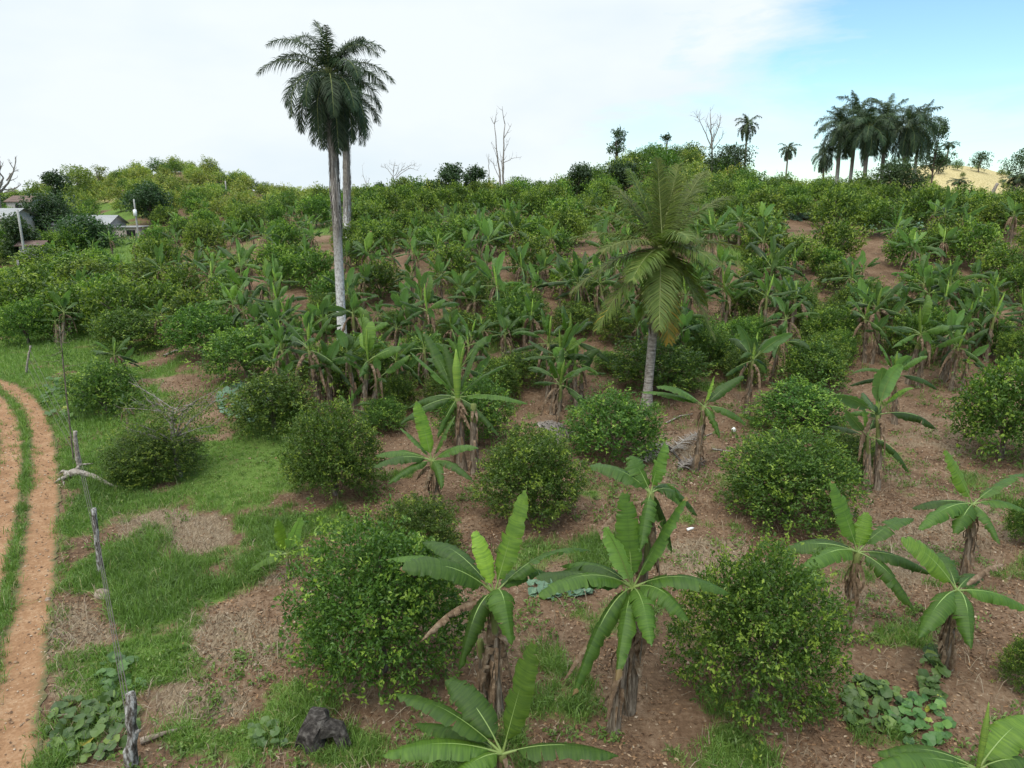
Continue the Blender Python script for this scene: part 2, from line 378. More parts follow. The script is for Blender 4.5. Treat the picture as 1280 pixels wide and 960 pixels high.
def masks(x, y):
    z = terr(x, y); u, v = project(x, y, z)
    ok = y > 3
    n = fbm(x * .9, y * .9, 21, 4); nf = fbm(x * .13, y * .13, 31, 3); nm = fbm(x * 3, y * 3, 5, 2)
    g = np.where(ok, ell(GRASS, u, v), .5) * .9 + (n - .5) * 2.1 + (nm - .5) * .9
    d = np.where(ok, ell(DRY, u, v), .3) * .84 - (n - .5) * 1.0 + (nm - .5) * .7
    far = np.clip((y - 36) / 12, 0, 1)
    gl = np.clip((-.42 - x / np.maximum(y, 1)) / .1, 0, 1)
    g = np.where(y > 36, np.maximum(g, far * ((nf - .47) * 3 + gl * .8)), g)
    g = g - np.clip(d, 0, 1) * .35
    road = rdist(x, y)
    g = g * np.clip((road - .2) / .25, 0, 1)
    return np.clip(g, 0, 1.3), np.clip(d, 0, 1.2), road, u, v

# ------------------------------------------------------------------ ground sheet
m = NT('ground_soil'); a = m.attr(); co = m.coord(kind='Object')
n1 = m.noise(.55, 5, .6, co); n2 = m.noise(9, 5, .7, co); n3 = m.noise(38, 4, .7, co); n4 = m.noise(3.0, 4, .65, co)
vo = m.n('ShaderNodeTexVoronoi', Scale=13.0); m.l(co, vo.inputs['Vector'])
vc = m.n('ShaderNodeSeparateColor'); m.l(vo.outputs['Color'], vc.inputs[0])
soil = m.ramp(m.math('MULTIPLY', m.math('ADD', n1, m.math('MULTIPLY', n2, 1.0)), .5), [(.34, (.068, .040, .025)), (.5, (.146, .090, .055)), (.64, (.235, .160, .105))])
chip = m.math('MULTIPLY', m.math('GREATER_THAN', vc.outputs[0], .62), m.math('LESS_THAN', vo.outputs['Distance'], .36))
soil = m.mix(m.math('MULTIPLY', chip, m.ramp(n4, [(.4, (0, 0, 0)), (.6, (.8, .8, .8))])), soil, m.ramp(vc.outputs[1], [(0, (.10, .055, .03)), (.5, (.28, .17, .09)), (1, (.40, .32, .23))]))
wv = m.n('ShaderNodeTexNoise', Scale=1.0, Detail=6, Roughness=.75); m.l(m.coord((26, 7, 10)), wv.inputs['Vector'])
straw = m.ramp(wv.outputs[0], [(.32, (.10, .068, .042)), (.5, (.195, .142, .09)), (.66, (.32, .25, .17))])
c = m.mix(m.ramp(m.math('ADD', a.outputs[1], m.math('MULTIPLY', m.math('SUBTRACT', n2, .5), .9)), [(.35, (0, 0, 0)), (.7, (1, 1, 1))]), soil, straw)
gr = m.ramp(n3, [(.3, (.05, .085, .016)), (.5, (.09, .16, .028)), (.7, (.14, .21, .05))])
c = m.mix(m.ramp(m.math('ADD', a.outputs[0], m.math('MULTIPLY', m.math('SUBTRACT', n2, .5), .8)), [(.38, (0, 0, 0)), (.75, (.92, .92, .92))]), c, gr)
tan = m.ramp(n4, [(.3, (.20, .18, .07)), (.5, (.44, .35, .17)), (.7, (.58, .49, .28))])
c = m.mix(m.ramp(a.outputs[2], [(.3, (0, 0, 0)), (.7, (1, 1, 1))]), c, tan)
M['ground'] = m.done(c, .95, .08, bump=m.math('ADD', n2, n3), bs=.7, bd=.035)

yy = np.concatenate([np.geomspace(6, 170, 400) - 15, np.geomspace(158, 420, 60), np.geomspace(460, 5900, 16)])
aa = np.linspace(-1.15, 1.15, 330)
Y, A = np.meshgrid(yy, aa, indexing='ij'); X = A * (Y + 15)
Z = terr(X, Y)
g, d, rd, U, V = masks(X, Y)
tanm = ell([(1185, 222, 70, 16, 1.3), (1235, 232, 40, 14, 1.2), (700, 243, 40, 8, .7), (755, 222, 14, 14, 1.0), (745, 238, 24, 7, .9), (292, 262, 7, 12, 1.1), (137, 245, 16, 8, .9), (262, 215, 25, 5, .8)], U, V) * (Y > 60)
Z = Z - .05 * np.clip(1 - rd / .5, 0, 1)
mb = MB(); nr, nc = X.shape
i = np.arange(nr - 1)[:, None] * nc + np.arange(nc - 1)[None]
q = np.stack([i, i + 1, i + nc + 1, i + nc], -1).reshape(-1, 4)
mb.add(np.stack([X, Y, Z], -1).reshape(-1, 3), None, q, np.stack([g, d, tanm], -1).reshape(-1, 3))
go = mb.build('ground', M['ground'], smooth=True); go['kind'] = 'structure'

# ------------------------------------------------------------------ the dirt track: two wheel ruts
m = NT('track_dirt'); co = m.coord(); n1 = m.noise(1.3, 5, .65, co); n2 = m.noise(14, 5, .7, co); a = m.attr()
c = m.ramp(m.math('MULTIPLY', m.math('ADD', n1, n2), .5), [(.34, (.16, .085, .045)), (.5, (.26, .145, .077)), (.66, (.37, .24, .145))])
vo = m.n('ShaderNodeTexVoronoi', Scale=9.0); m.l(co, vo.inputs['Vector'])
c = m.mix(m.math('MULTIPLY', m.math('LESS_THAN', vo.outputs['Distance'], .10), .4), c, (.56, .43, .31))
edge = m.math('ADD', a.outputs[0], m.math('MULTIPLY', m.math('SUBTRACT', n2, .5), 1.1))
c = m.mix(m.ramp(edge, [(.62, (0, 0, 0)), (.95, (1, 1, 1))]), c, (.10, .095, .045)); M['track'] = m.done(c, .95, .08, bump=n2, bs=.8, bd=.03)
mb = MB()
for L in (RUT1, RUT2):
    L = smooth_line(L, 420); T = unit(np.gradient(L, axis=0)); S = np.stack([T[:, 1], -T[:, 0]], 1)
    s = np.linspace(-1, 1, 13); k = np.arange(len(L))
    w1 = .39 + .16 * (fbm(k * .13, k * 0, 3, 3) - .45) + .10 * (vnoise(k * .9, k * 0, 13) - .5); w2 = .39 + .16 * (fbm(k * .13, k * 0 + 9, 5, 3) - .45) + .10 * (vnoise(k * .9, k * 0 + 5, 15) - .5)
    off = np.where(s[None] < 0, s[None] * w1[:, None], s[None] * w2[:, None])
    P = L[:, None] + S[:, None] * off[..., None]
    z = terr(P[..., 0], P[..., 1]) + .012 - .02 * (1 - s[None] ** 2) + .02 * (fbm(P[..., 0] * 4, P[..., 1] * 4, 8, 3) - .5)
    n_, mm = off.shape; i = np.arange(n_ - 1)[:, None] * mm + np.arange(mm - 1)[None]
    fx = np.zeros((n_, mm, 3)); fx[..., 0] = np.abs(s)[None]
    mb.add(np.concatenate([P, z[..., None]], -1).reshape(-1, 3), None, np.stack([i, i + 1, i + mm + 1, i + mm], -1).reshape(-1, 4), fx.reshape(-1, 3))
t = mb.build('dirt_track', M['track'], smooth=True); t['kind'] = 'structure'

def fan(n, y0, y1, amax=.95, p=1.0):
    y = (RNG.random(n) * (y1 ** p - y0 ** p) + y0 ** p) ** (1 / p)
    a_ = RNG.uniform(-amax, amax, n)
    return a_ * y, y
# loose stones and clods on and beside the ruts, and over the bare soil
def stones(mb, x, y, r):
    n = len(x); P = np.stack([x, y, terr(x, y) + r * .3], 1); O = np.array([(1, 0, 0), (0, 1, 0), (-1, 0, 0), (0, -1, 0), (0, 0, 1), (0, 0, -1)], float)
    q = RNG.uniform(.6, 1.25, (n, 6, 1)); th = RNG.uniform(0, 6.28, n); c, s = np.cos(th), np.sin(th)
    v = O[None] * q * r[:, None, None]; v = np.stack([v[..., 0] * c[:, None] - v[..., 1] * s[:, None], v[..., 0] * s[:, None] + v[..., 1] * c[:, None], v[..., 2] * .7], -1) + P[:, None]
    f = np.array([(0, 1, 4), (1, 2, 4), (2, 3, 4), (3, 0, 4), (1, 0, 5), (2, 1, 5), (3, 2, 5), (0, 3, 5)]); fx = np.zeros((n, 6, 3)); fx[..., 2] = RNG.random(n)[:, None]
    mb.add(v.reshape(-1, 3), (np.arange(n)[:, None, None] * 6 + f[None]).reshape(-1, 3), None, fx.reshape(-1, 3))
m = NT('loose_stone'); a = m.attr(); M['pebble'] = m.done(m.ramp(a.outputs[2], [(0, (.12, .07, .045)), (.5, (.26, .165, .10)), (1, (.46, .37, .28))]), .9, .1)
mb = MB()
for Lr in (RUT1, RUT2):
    T = unit(np.gradient(Lr, axis=0)); S = np.stack([T[:, 1], -T[:, 0]], 1); i = RNG.integers(0, len(Lr), 2600); o_ = RNG.normal(0, .26, 2600); p = Lr[i] + S[i] * o_[:, None] + RNG.normal(0, .1, (2600, 2)); p = p[(p[:, 1] > 7) & (p[:, 1] < 45)]
    stones(mb, p[:, 0], p[:, 1], .006 + .03 * RNG.random(len(p)) ** 4)
x, y = fan(16000, 8.2, 36, .9); g, d, rd, u, v = masks(x, y); k = (rd > .5) & (g < .5) & (fbm(x * .7, y * .7, 321, 3) > RNG.uniform(.35, .7, len(x))) & (u > -60) & (u < 1340)
stones(mb, x[k], y[k], .008 + .045 * RNG.random(k.sum()) ** 4)
o = mb.build('gravel', M['pebble']); o['kind'] = 'stuff'

# ------------------------------------------------------------------ grass, weeds and litter: uncountable, each one object
def blades(mb, x, y, L, W, shade, lean=.55):
    n = len(x); P = np.stack([x, y, terr(x, y) - .01], 1)
    th = RNG.uniform(0, 6.283, n); S = np.stack([np.cos(th), np.sin(th), np.zeros(n)], 1)
    ph = RNG.uniform(0, 6.283, n); le = np.abs(RNG.normal(0, lean, n)) + .1
    D = np.stack([np.cos(ph) * np.sin(le), np.sin(ph) * np.sin(le), np.cos(le)], 1)
    L = L[:, None]; W = W[:, None]
    mid = P + D * L * .55 + UP * L * .08; tip = P + D * L * 1.0 + np.stack([np.cos(ph), np.sin(ph), -np.full(n, .55)], 1) * L * .3 * le[:, None]
    v = np.stack([P - S * W * .5, P + S * W * .5, mid - S * W * .42, mid + S * W * .42, tip], 1).reshape(-1, 3)
    b = np.arange(n)[:, None] * 5
    fx = np.zeros((n, 5, 3)); fx[..., 2] = shade[:, None]
    mb.add(v, (b + np.array([2, 3, 4])).reshape(-1, 3), (b + np.array([0, 1, 3, 2])).reshape(-1, 4), fx.reshape(-1, 3))
def pick(n, y0, y1, thr=.5, kind='g', p=1.0):
    x, y = fan(n, y0, y1, .95, p)
    g, d, rd, u, v = masks(x, y)
    w = g if kind == 'g' else d
    k = (RNG.random(n) < np.clip((w - thr + .12) * 2.0, 0, 1)) & (u > -120) & (u < 1400) & (v < 1060) & (rd > .30 + .18 * RNG.random(n))
    return x[k], y[k], w[k], u[k], v[k]
mb = MB()
x, y, w, u, v = pick(52000, 8.2, 23, .5)
h = fbm(x * .7, y * .7, 77, 3); lawn = np.exp(-(((u - 305) / 95) ** 2 + ((v - 585) / 50) ** 2) ** 2)
tl = (.07 + .48 * np.clip(h - .30, 0, 1) + .14 * RNG.random(len(x)) ** 3) * (1 - .66 * lawn); ts = np.clip(RNG.normal(.42, .2, len(x)) + .15 * lawn + (fbm(x * .5, y * .5, 9, 2) - .5) * .8, 0, .88)
K = 13; rep = lambda q: np.repeat(q, K); sp = rep(.03 + .16 * tl)          # tufts of arching blades
x2 = rep(x) + RNG.normal(0, 1, len(x) * K) * sp; y2 = rep(y) + RNG.normal(0, 1, len(y) * K) * sp
blades(mb, x2, y2, rep(tl) * RNG.uniform(.5, 1.25, len(x2)), RNG.uniform(.008, .018, len(x2)), np.clip(rep(ts) + RNG.normal(0, .1, len(x2)) + (RNG.random(len(x2)) < .04) * .6, 0, 1), .62)
x, y, w, u, v = pick(220000, 23, 44, .45)
lawn = np.exp(-(((u - 305) / 95) ** 2 + ((v - 585) / 50) ** 2) ** 2)
blades(mb, x, y, RNG.uniform(.12, .36, len(x)) * (1 - .5 * lawn), RNG.uniform(.014, .03, len(x)), np.clip(RNG.normal(.45, .22, len(x)) + .15 * lawn, 0, .9))
x, y, w, u, v = pick(60000, 42, 95, .5)
blades(mb, x, y, RNG.uniform(.2, .5, len(x)), RNG.uniform(.04, .09, len(x)), np.clip(RNG.normal(.4, .25, len(x)), 0, .9))
for Lr in (RUT1, RUT2):                                    # tufts leaning over the wheel ruts
    T = unit(np.gradient(Lr, axis=0)); S = np.stack([T[:, 1], -T[:, 0]], 1); n = 900; i = RNG.integers(0, len(Lr), n); sg = RNG.choice([-1, 1], n); o_ = (.42 + np.abs(RNG.normal(.0, .12, n)) - .06) * sg
    p = Lr[i] + S[i] * o_[:, None] + RNG.normal(0, .12, (n, 2)); k = (p[:, 1] > 7) & (p[:, 1] < 48) & (fbm(p[:, 0] * .8, p[:, 1] * .8, 66, 3) > .44); p = np.repeat(p[k], 11, 0); p = p + RNG.normal(0, .05, p.shape)
    blades(mb, p[:, 0], p[:, 1], RNG.uniform(.07, .24, len(p)), RNG.uniform(.008, .016, len(p)), np.clip(RNG.normal(.4, .25, len(p)), 0, 1), .8)
print('grass verts', mb.n)
o = mb.build('grass', M['grass']); o['kind'] = 'stuff'
mb = MB()
x, y, w, u, v = pick(90000, 8.2, 24, .5, 'd')
blades(mb, x, y, RNG.uniform(.12, .4, len(x)), RNG.uniform(.006, .014, len(x)), RNG.random(len(x)), 1.15)
x, y = fan(52000, 8.2, 34, .9); g, d, rd, u, v = masks(x, y)            # scattered dry stalks and twigs lying on the soil
k = (rd > .5) & (g < .6) & (fbm(x * .5, y * .5, 123, 3) > RNG.uniform(.3, .65, len(x))) & (u > -60) & (u < 1340); x, y = x[k], y[k]
blades(mb, x, y, RNG.uniform(.10, .38, len(x)), RNG.uniform(.006, .016, len(x)), RNG.random(len(x)) * .8, 1.5)
o = mb.build('dry_straw', M['straw']); o['kind'] = 'stuff'

def diamonds(mb, P, D, N, L, W, shade, fold=.25, mat=0):
    """folded two-triangle leaves"""
    n = len(P); D = unit(D); S = unit(np.cross(D, N)); N = np.cross(S, D)
    L = np.broadcast_to(L, (n,))[:, None]; W = np.broadcast_to(W, (n,))[:, None]
    mid = P + D * L * .48
    v = np.stack([P, mid + S * W * .5 + N * W * fold, P + D * L - N * L * .12, mid - S * W * .5 + N * W * fold], 1).reshape(-1, 3)
    b = np.arange(n)[:, None] * 4
    fx = np.zeros((n, 4, 3)); fx[..., 2] = np.broadcast_to(shade, (n,))[:, None]
    mb.add(v, np.concatenate([b + np.array([0, 1, 2]), b + np.array([0, 2, 3])]), None, fx.reshape(-1, 3), mat)
def rdir(n, up=0.0):
    d = RNG.normal(size=(n, 3)); d[:, 2] += up; return unit(d)
mb = MB()
for n, y0, y1, l0, l1 in ((60000, 8.2, 20, .03, .10), (40000, 20, 45, .06, .16)):
    x, y = fan(n, y0, y1, .9)
    g, d, rd, u, v = masks(x, y)
    cl = fbm(x * .6, y * .6, 44, 3)
    k = (rd > .45) & (RNG.random(n) < np.clip(1.1 - g * 1.1, .05, 1) * np.clip((cl - .36) * 5, .12, 1)) & (u > -60) & (u < 1340) & (v < 1030)
    x, y = x[k], y[k]; n = len(x)
    P = np.stack([x, y, terr(x, y) + RNG.uniform(.004, .025, n)], 1)
    D = rdir(n); D[:, 2] *= .25
    diamonds(mb, P, D, rdir(n, 2.2), RNG.uniform(l0, l1, n), RNG.uniform(l0, l1, n) * .5, np.clip(RNG.beta(1.6, 2.0, n), 0, 1), .15)
o = mb.build('leaf_litter', M['litter']); o['kind'] = 'stuff'
# small broad-leaved weeds in the soil
mb = MB()
x, y = fan(30000, 8.2, 40, .9); g, d, rd, u, v = masks(x, y); cl = fbm(x * .8, y * .8, 91, 3)
k = (rd > .5) & (cl > .56) & (u > -60) & (u < 1340) & (RNG.random(len(x)) < .5); x, y = x[k], y[k]
x = np.repeat(x, 9) + RNG.normal(0, .06, len(x) * 9); y = np.repeat(y, 9) + RNG.normal(0, .06, len(y) * 9); n = len(x)
P = np.stack([x, y, terr(x, y) + RNG.uniform(.0, .12, n)], 1)
diamonds(mb, P, rdir(n, .3), rdir(n, 2.5), RNG.uniform(.05, .12, n), RNG.uniform(.03, .06, n), np.clip(RNG.normal(.4, .25, n), 0, .9))
o = mb.build('weeds', M['grass']); o['kind'] = 'stuff'
# ------------------------------------------------------------------ placing and labelling
LM = []          # landmarks: (u, v, phrase)
AUTO = []        # plants whose label is worked out from their surroundings: (object, kind words, u, v)
def uvof(p): a_, b_ = project(float(p[0]), float(p[1]), float(p[2])); return float(a_), float(b_)
class Pool:
    """the first placing moves the model itself, later ones copy it with its parts"""
    def __init__(s, make): s.make = make; s.o = None; s.used = False
    def place(s, loc, rz, sc):
        if s.o is None: s.o = s.make()
        if not s.used:
            s.used = True; o = s.o
            o.location = tuple(float(c) for c in loc); o.rotation_euler = (0, 0, rz); o.scale = sc if isinstance(sc, tuple) else (sc, sc, sc)
            return o
        return copy_tree(s.o, loc, rz, sc)

# ------------------------------------------------------------------ citrus bushes
def bush(nc, per, leaf, rng, young=.16, gap=.35, name='citrus_bush', mat=None, rad=1.3, hgt=2.25, leafname='crown', trunk_mat=None):
    root = empty(name, (0, 0, 0))
    seed = int(rng.integers(1000))
    d = unit(rng.normal(size=(nc * 3, 3)) + np.array([0, 0, .25])); d = d[d[:, 2] > -.62][:nc]
    th = np.arctan2(d[:, 1], d[:, 0]); el = np.arcsin(d[:, 2])
    q1 = vnoise(d[:, 0] * 2.6 + 50, d[:, 1] * 2.6 + d[:, 2] * 3.1 + 50, seed + 3); q2 = vnoise(d[:, 0] * 6 + 50, d[:, 1] * 6 + d[:, 2] * 7 + 80, seed + 5)
    lump = .60 + .34 * q1 + .20 * q2 + .26 * fbm(th * 1.6 + 20, el * 2.2 + 20, seed, 3) + .10 * (vnoise(th * 5 + 40, el * 6 + 40, seed + 9) - .5)
    r = lump * np.clip(1 - np.abs(rng.normal(0, gap * .55, len(d))), .25, 1)
    lob = unit(rng.normal(size=(6, 3)) + np.array([0, 0, .3])); lump = lump * (.80 + .34 * np.exp(-(np.arccos(np.clip(d @ lob.T, -1, 1)).min(1) / .55) ** 2))
    tipd = rng.random(len(d)) < .10 * (q2 > .4); r = np.where(tipd, lump * rng.uniform(1.0, 1.22, len(d)), r); inn = rng.random(len(d)) < .3; r = np.where(inn, lump * rng.uniform(.35, .85, len(d)), r)
    c = np.stack([d[:, 0] * rad * r, d[:, 1] * rad * r, hgt * .44 + d[:, 2] * hgt * .56 * r], 1)
    c[:, 2] = np.maximum(c[:, 2], rng.uniform(.04, .22, len(c)))
    out = unit(d + np.array([0, 0, .45]) + rng.normal(0, .35, d.shape))
    n = len(c); P = np.repeat(c, per, 0); O = np.repeat(out, per, 0)
    P = P + O * rng.uniform(-.10, .10, (n * per, 1)) * leaf / .085 + rng.normal(0, .035 * leaf / .085, P.shape)
    D = unit(O * .75 + rng.normal(0, .75, P.shape)); Nn = unit(rng.normal(0, .6, P.shape) + O * .6 + UP * .8)
    yg = (rng.random(n) < young * np.clip((r / lump - .8) * 6, 0, 1.3)) | (tipd & (rng.random(n) < .5))
    sh = np.where(np.repeat(yg, per), rng.uniform(.62, 1.0, n * per), np.clip(rng.normal(.36, .16, n * per), 0, .62))
    L = leaf * rng.uniform(.7, 1.25, n * per)
    mb = MB(); diamonds(mb, P, D, Nn, L, L * rng.uniform(.42, .58, n * per), sh, .18)
    mb.build(leafname, mat or M['citrus'], root)
    mb = MB()
    tube(mb, [(0, 0, -.15), (.02, .01, .25), (.03, -.02, .6)], [.085, .07, .05], 7)
    for k in range(7):
        a_ = k * .9 + rng.random(); b_ = rng.uniform(.35, .75)
        e_ = np.array([math.cos(a_) * rad * b_, math.sin(a_) * rad * b_, hgt * rng.uniform(.45, .85)])
        tube(mb, bez(np.array([.02, 0, rng.uniform(.15, .5)]), e_ * np.array([.35, .35, .75]), e_, np.linspace(0, 1, 6)), np.linspace(.04, .012, 6), 5)
    mb.build('trunk', trunk_mat or M['bark'], root, smooth=True)
    return root
def seeded(k): return np.random.default_rng(k)
BNEAR = [Pool(lambda k=k: bush(2500, 9, .072, seeded(100 + k), [.13, .2, .1, .24, .16][k])) for k in range(5)]
BMID = [Pool(lambda k=k: bush(1250, 8, .10, seeded(200 + k), [.12, .22, .3, .16][k])) for k in range(4)]
BFAR = [Pool(lambda k=k: bush(460, 7, .165, seeded(300 + k), [.25, .4, .62, .32][k])) for k in range(4)]  # extra bright leaves: the far slope's partial sunlight put into the colour
def put_bush(P, W, h, k=None, label=None, lm=None):
    y = P[1]; pools = BNEAR if y < 21 else BMID if y < 40 else BFAR
    k = int(RNG.integers(len(pools))) if k is None else k % len(pools)
    s = W / (2.95 if y < 19 else 2.6)
    o = pools[k].place(P, RNG.uniform(0, 6.28), (s * RNG.uniform(.9, 1.1), s * RNG.uniform(.9, 1.1), h / 2.3))
    u, v = uvof(P + UP * h * .5)
    if label: tag(o, label, 'citrus bush', 'citrus bushes of the orchard')
    else:
        tag(o, '', 'citrus bush', 'citrus bushes of the orchard'); AUTO.append((o, 'citrus bush', u, v))
    if lm: LM.append((u, v, lm))
    return o
PLANTS = []
def bush_px(u, vb, wpx, vt, label=None, lm=None, k=None):
    G = ground(u, vb); W = wpx * depth(G) / F; W *= (1 + W * .4 / G[1])
    yc = G[1] + W * .36; x = az(u, vb) * G[1] * (yc / G[1]); P = np.array([x, yc, float(terr(x, yc))])
    h = (H + slope(vt) * (yc - W * .1)) - P[2]; h = float(np.clip(h, W * .55, W * 1.05))
    PLANTS.append((P[0], P[1], W * .5)); return put_bush(P, W, h, k, label, lm)
for a_ in [
    (482, 893, 218, 672, 'big dark citrus bush behind the front banana plant, beside the straw patch', 'the big dark front bush', 0),
    (522, 735, 120, 628, 'citrus bush joined to the rear of the big dark front bush', None, 2),
    (936, 934, 218, 704, 'wide dark citrus bush with bright green tips beside the long-leaved banana plant', 'the wide front bush', 1),
    (665, 672, 160, 542, 'round citrus bush in the clearing behind the two large banana plants', 'the round clearing bush', 3),
    (978, 684, 192, 546, 'broad yellow-tipped citrus bush on bare soil behind the single-stemmed banana plant', 'the broad yellow-tipped bush', 4),
    (420, 640, 142, 512, 'citrus bush at the edge of the bright lawn, with reddish soil in front', 'the lawn-edge bush', 2),
    (768, 586, 118, 496, 'compact citrus bush in front of the coconut palm trunk', 'the bush before the coconut palm', 0),
    (1248, 592, 135, 452, 'tall yellowish citrus bush cut by the picture edge, beyond the bare clearing', 'the tall edge bush', 3),
    (820, 502, 108, 428, 'dark citrus bush standing just behind the coconut palm trunk', None, 0),
    (345, 552, 112, 470, 'citrus bush at the upper edge of the bright lawn beside pale vines', 'the lawn-top bush', 1),
    (196, 612, 112, 556, 'low scruffy citrus bush under the pale sparse tree, near the fallen log', 'the scruffy bush by the log', 0),
    (135, 525, 92, 456, 'dark citrus bush behind the thin leaning pole near the track', 'the dark bush by the leaning pole', 1),
    (312, 484, 102, 410, None, None, 2), (257, 455, 96, 384, None, None, 0), (165, 447, 90, 388, None, None, 1),
    (997, 553, 112, 488, 'citrus bush touching the rear of the broad yellow-tipped bush', None, 2),
    (1012, 497, 84, 430, None, None, 1), (1035, 450, 76, 385, None, None, 2), (1052, 604, 84, 545, None, None, 0),
    (450, 490, 88, 420, None, None, 3), (652, 492, 78, 440, None, None, 1), (592, 560, 90, 478, None, None, 0), (620, 508, 60, 450, None, None, 3),
    (718, 425, 62, 378, None, None, 2), (772, 437, 60, 385, None, None, 1), (575, 435, 62, 388, None, None, 2), (868, 455, 66, 395, None, None, 1), (530, 470, 60, 415, None, None, 0),
    (90, 425, 80, 355, None, None, 0), (45, 418, 90, 345, None, None, 1), (140, 400, 70, 345, None, None, 3), (12, 405, 60, 360, None, None, 2), (190, 372, 66, 325, None, None, 1), (100, 365, 80, 315, None, None, 2), (60, 350, 64, 308, None, None, 3),
    (1282, 880, 70, 800, 'citrus bush mostly outside the frame beside the squat banana plant', None, 1),
    (1270, 470, 50, 405, None, None, 2), (1238, 452, 56, 398, None, None, 3), (1060, 415, 62, 362, None, None, 1), (1045, 372, 60, 330, None, None, 0), (735, 392, 52, 352, None, None, 2), (690, 470, 50, 430, None, None, 0),
    (480, 545, 60, 500, None, None, 1), (385, 480, 50, 440, None, None, 0), (760, 470, 44, 440, None, None, 3), (1280, 690, 60, 615, None, None, 2),
]: bush_px(*a_)

# ------------------------------------------------------------------ banana plants
def blade(mb, P0, P1, P2, W, rng, shade, tear=.4, droop=.5, ragged=.38, side=None, pf=.19, mats=(0, 1), roll=0.0, n=26, curl=.25):
    P0, P1, P2 = (np.asarray(p, float) for p in (P0, P1, P2))
    t = np.linspace(0, 1, n); C = bez(P0, P1, P2, t); T = unit(np.gradient(C, axis=0))
    if side is None:
        o = P2 - P0; o[2] = 0
        if np.linalg.norm(o) < .15: a_ = rng.uniform(0, 6.28); o = np.array([math.cos(a_), math.sin(a_), 0])
        side = unit(np.cross(o, UP))
    S = unit(side[None] - T * (T @ side)[:, None]); N = np.cross(S, T)
    if roll:
        S, N = S * math.cos(roll) + N * math.sin(roll), N * math.cos(roll) - S * math.sin(roll)
    s = np.clip((t - pf) / (1 - pf), 0, 1)
    w = W * .5 * np.clip(1 - np.abs(2 * s ** .9 - 1) ** 2.6, 0, 1) ** .62 * (1 - .38 * s); w[t < pf] = 0
    k0 = int(np.searchsorted(t, pf))
    for sg in (-1, 1):
        sl = rng.uniform(.05, .14); i = max(k0 - 1, 0)
        while i < n - 1:
            if rng.random() < tear: g = int(rng.integers(1, 4))
            else: g = int(rng.integers(4, 11))
            j = min(i + g, n - 1)
            q = np.arange(i, j + 1)
            da = rng.normal(0, .03 + ragged * tear); 
            a1 = .34 - droop * .95 + da * .4; a2 = -.05 - droop * 1.15 + da; a3 = a2 - curl - droop * .25
            ww = w[q][:, None]
            # a torn strip narrows a little at its ends
            if tear > .25 and len(q) > 2:
                e = np.ones(len(q)); e[0] = e[-1] = .96; ww = ww * e[:, None]
            sd = sg * S[q]; f = T[q] * sl
            p0 = C[q]; p1 = p0 + ww * .38 * (sd * math.cos(a1) + N[q] * math.sin(a1) + f)
            p2 = p1 + ww * .36 * (sd * math.cos(a2) + N[q] * math.sin(a2) + f); p3 = p2 + ww * .28 * (sd * math.cos(a3) + N[q] * math.sin(a3) + f)
            ruf = rng.normal(0, .012, (len(q), 3)); p3 = p3 + ruf; p2 = p2 + ruf * .5
            V = np.stack([p0, p1, p2, p3], 1).reshape(-1, 3)
            fx = np.zeros((len(q), 4, 3)); fx[..., 0] = [0, .38, .74, 1.0]; fx[..., 1] = t[q][:, None]; fx[..., 2] = shade
            a_ = np.arange(len(q) - 1)[:, None] * 4 + np.arange(3)[None]
            Q = np.stack([a_, a_ + 1, a_ + 5, a_ + 4], -1).reshape(-1, 4)
            if sg < 0: Q = Q[:, ::-1]
            mb.add(V, None, Q, fx.reshape(-1, 3), mats[0]); i = j
    tube(mb, C - N * .008, np.interp(t, [0, pf, 1], [.026, .015, .004]) * (W / .55 if W < .55 else 1), 5, mats[1])
def furled(mb, P0, P1, rng, rad=.05, shade=.95):
    t = np.linspace(0, 1, 14); P0 = np.asarray(P0, float); P1 = np.asarray(P1, float)
    bend = np.array([rng.normal(0, .05), rng.normal(0, .05), 0])
    C = P0 + (P1 - P0) * t[:, None] + bend * (t * t)[:, None]
    tube(mb, C, rad * np.interp(t, [0, .25, .6, 1], [.5, .8, 1.0, .12]), 8, 0, shade)
def pseudostem(C, rng, r0=.11, r1=.06, flaps=16, base=(0, 0, -.1)):
    mb = MB(); base = np.asarray(base, float); C = np.asarray(C, float)
    t = np.linspace(0, 1, 12); mid = (base + C) / 2 + np.array([rng.normal(0, .05), rng.normal(0, .05), 0])
    P = bez(base, mid, C, t); tube(mb, P, np.interp(t, [0, .08, 1], [r0 * 1.25, r0, r1]), 9, 0, .5, .06, rng)
    mb2 = MB()
    for k in range(flaps):
        s = rng.uniform(.22, .98); p = bez(base, mid, C, np.array([s]))[0]; a_ = rng.uniform(0, 6.28)
        o = np.array([math.cos(a_), math.sin(a_), 0]); sd = np.array([-o[1], o[0], 0]); rr = r0 + (r1 - r0) * s
        L = rng.uniform(.18, .6) * min(1, C[2] / 1.5); q = np.linspace(0, 1, 5)
        c = p + o * (rr * .95) + o * ((.0 + abs(rng.normal(0, .07))) * np.sin(q * 2.6))[:, None] - UP * (L * q)[:, None]
        c[:, 2] = np.maximum(c[:, 2], base[2] + .12)
        wd = rng.uniform(.015, .055) * (1 - .7 * q)[:, None]; tw = rng.normal(0, .6)
        sdir = sd * math.cos(tw) + o * math.sin(tw)
        V = np.stack([c - sdir * wd, c + sdir * wd + o * .015], 1).reshape(-1, 3)
        mb2.add(V, None, [(2 * i, 2 * i + 1, 2 * i + 3, 2 * i + 2) for i in range(4)], None, 0)
    return mb, mb2
MB_LEAF = None
def leaf_obj(root, name, *a_, **k_):
    mb = MB(); blade(mb, *a_, **k_); return mb.build(name, [M['banana'], M['midrib']] if name != 'dead_leaf' else [M['bdead'], M['bdead']], root, smooth=True)
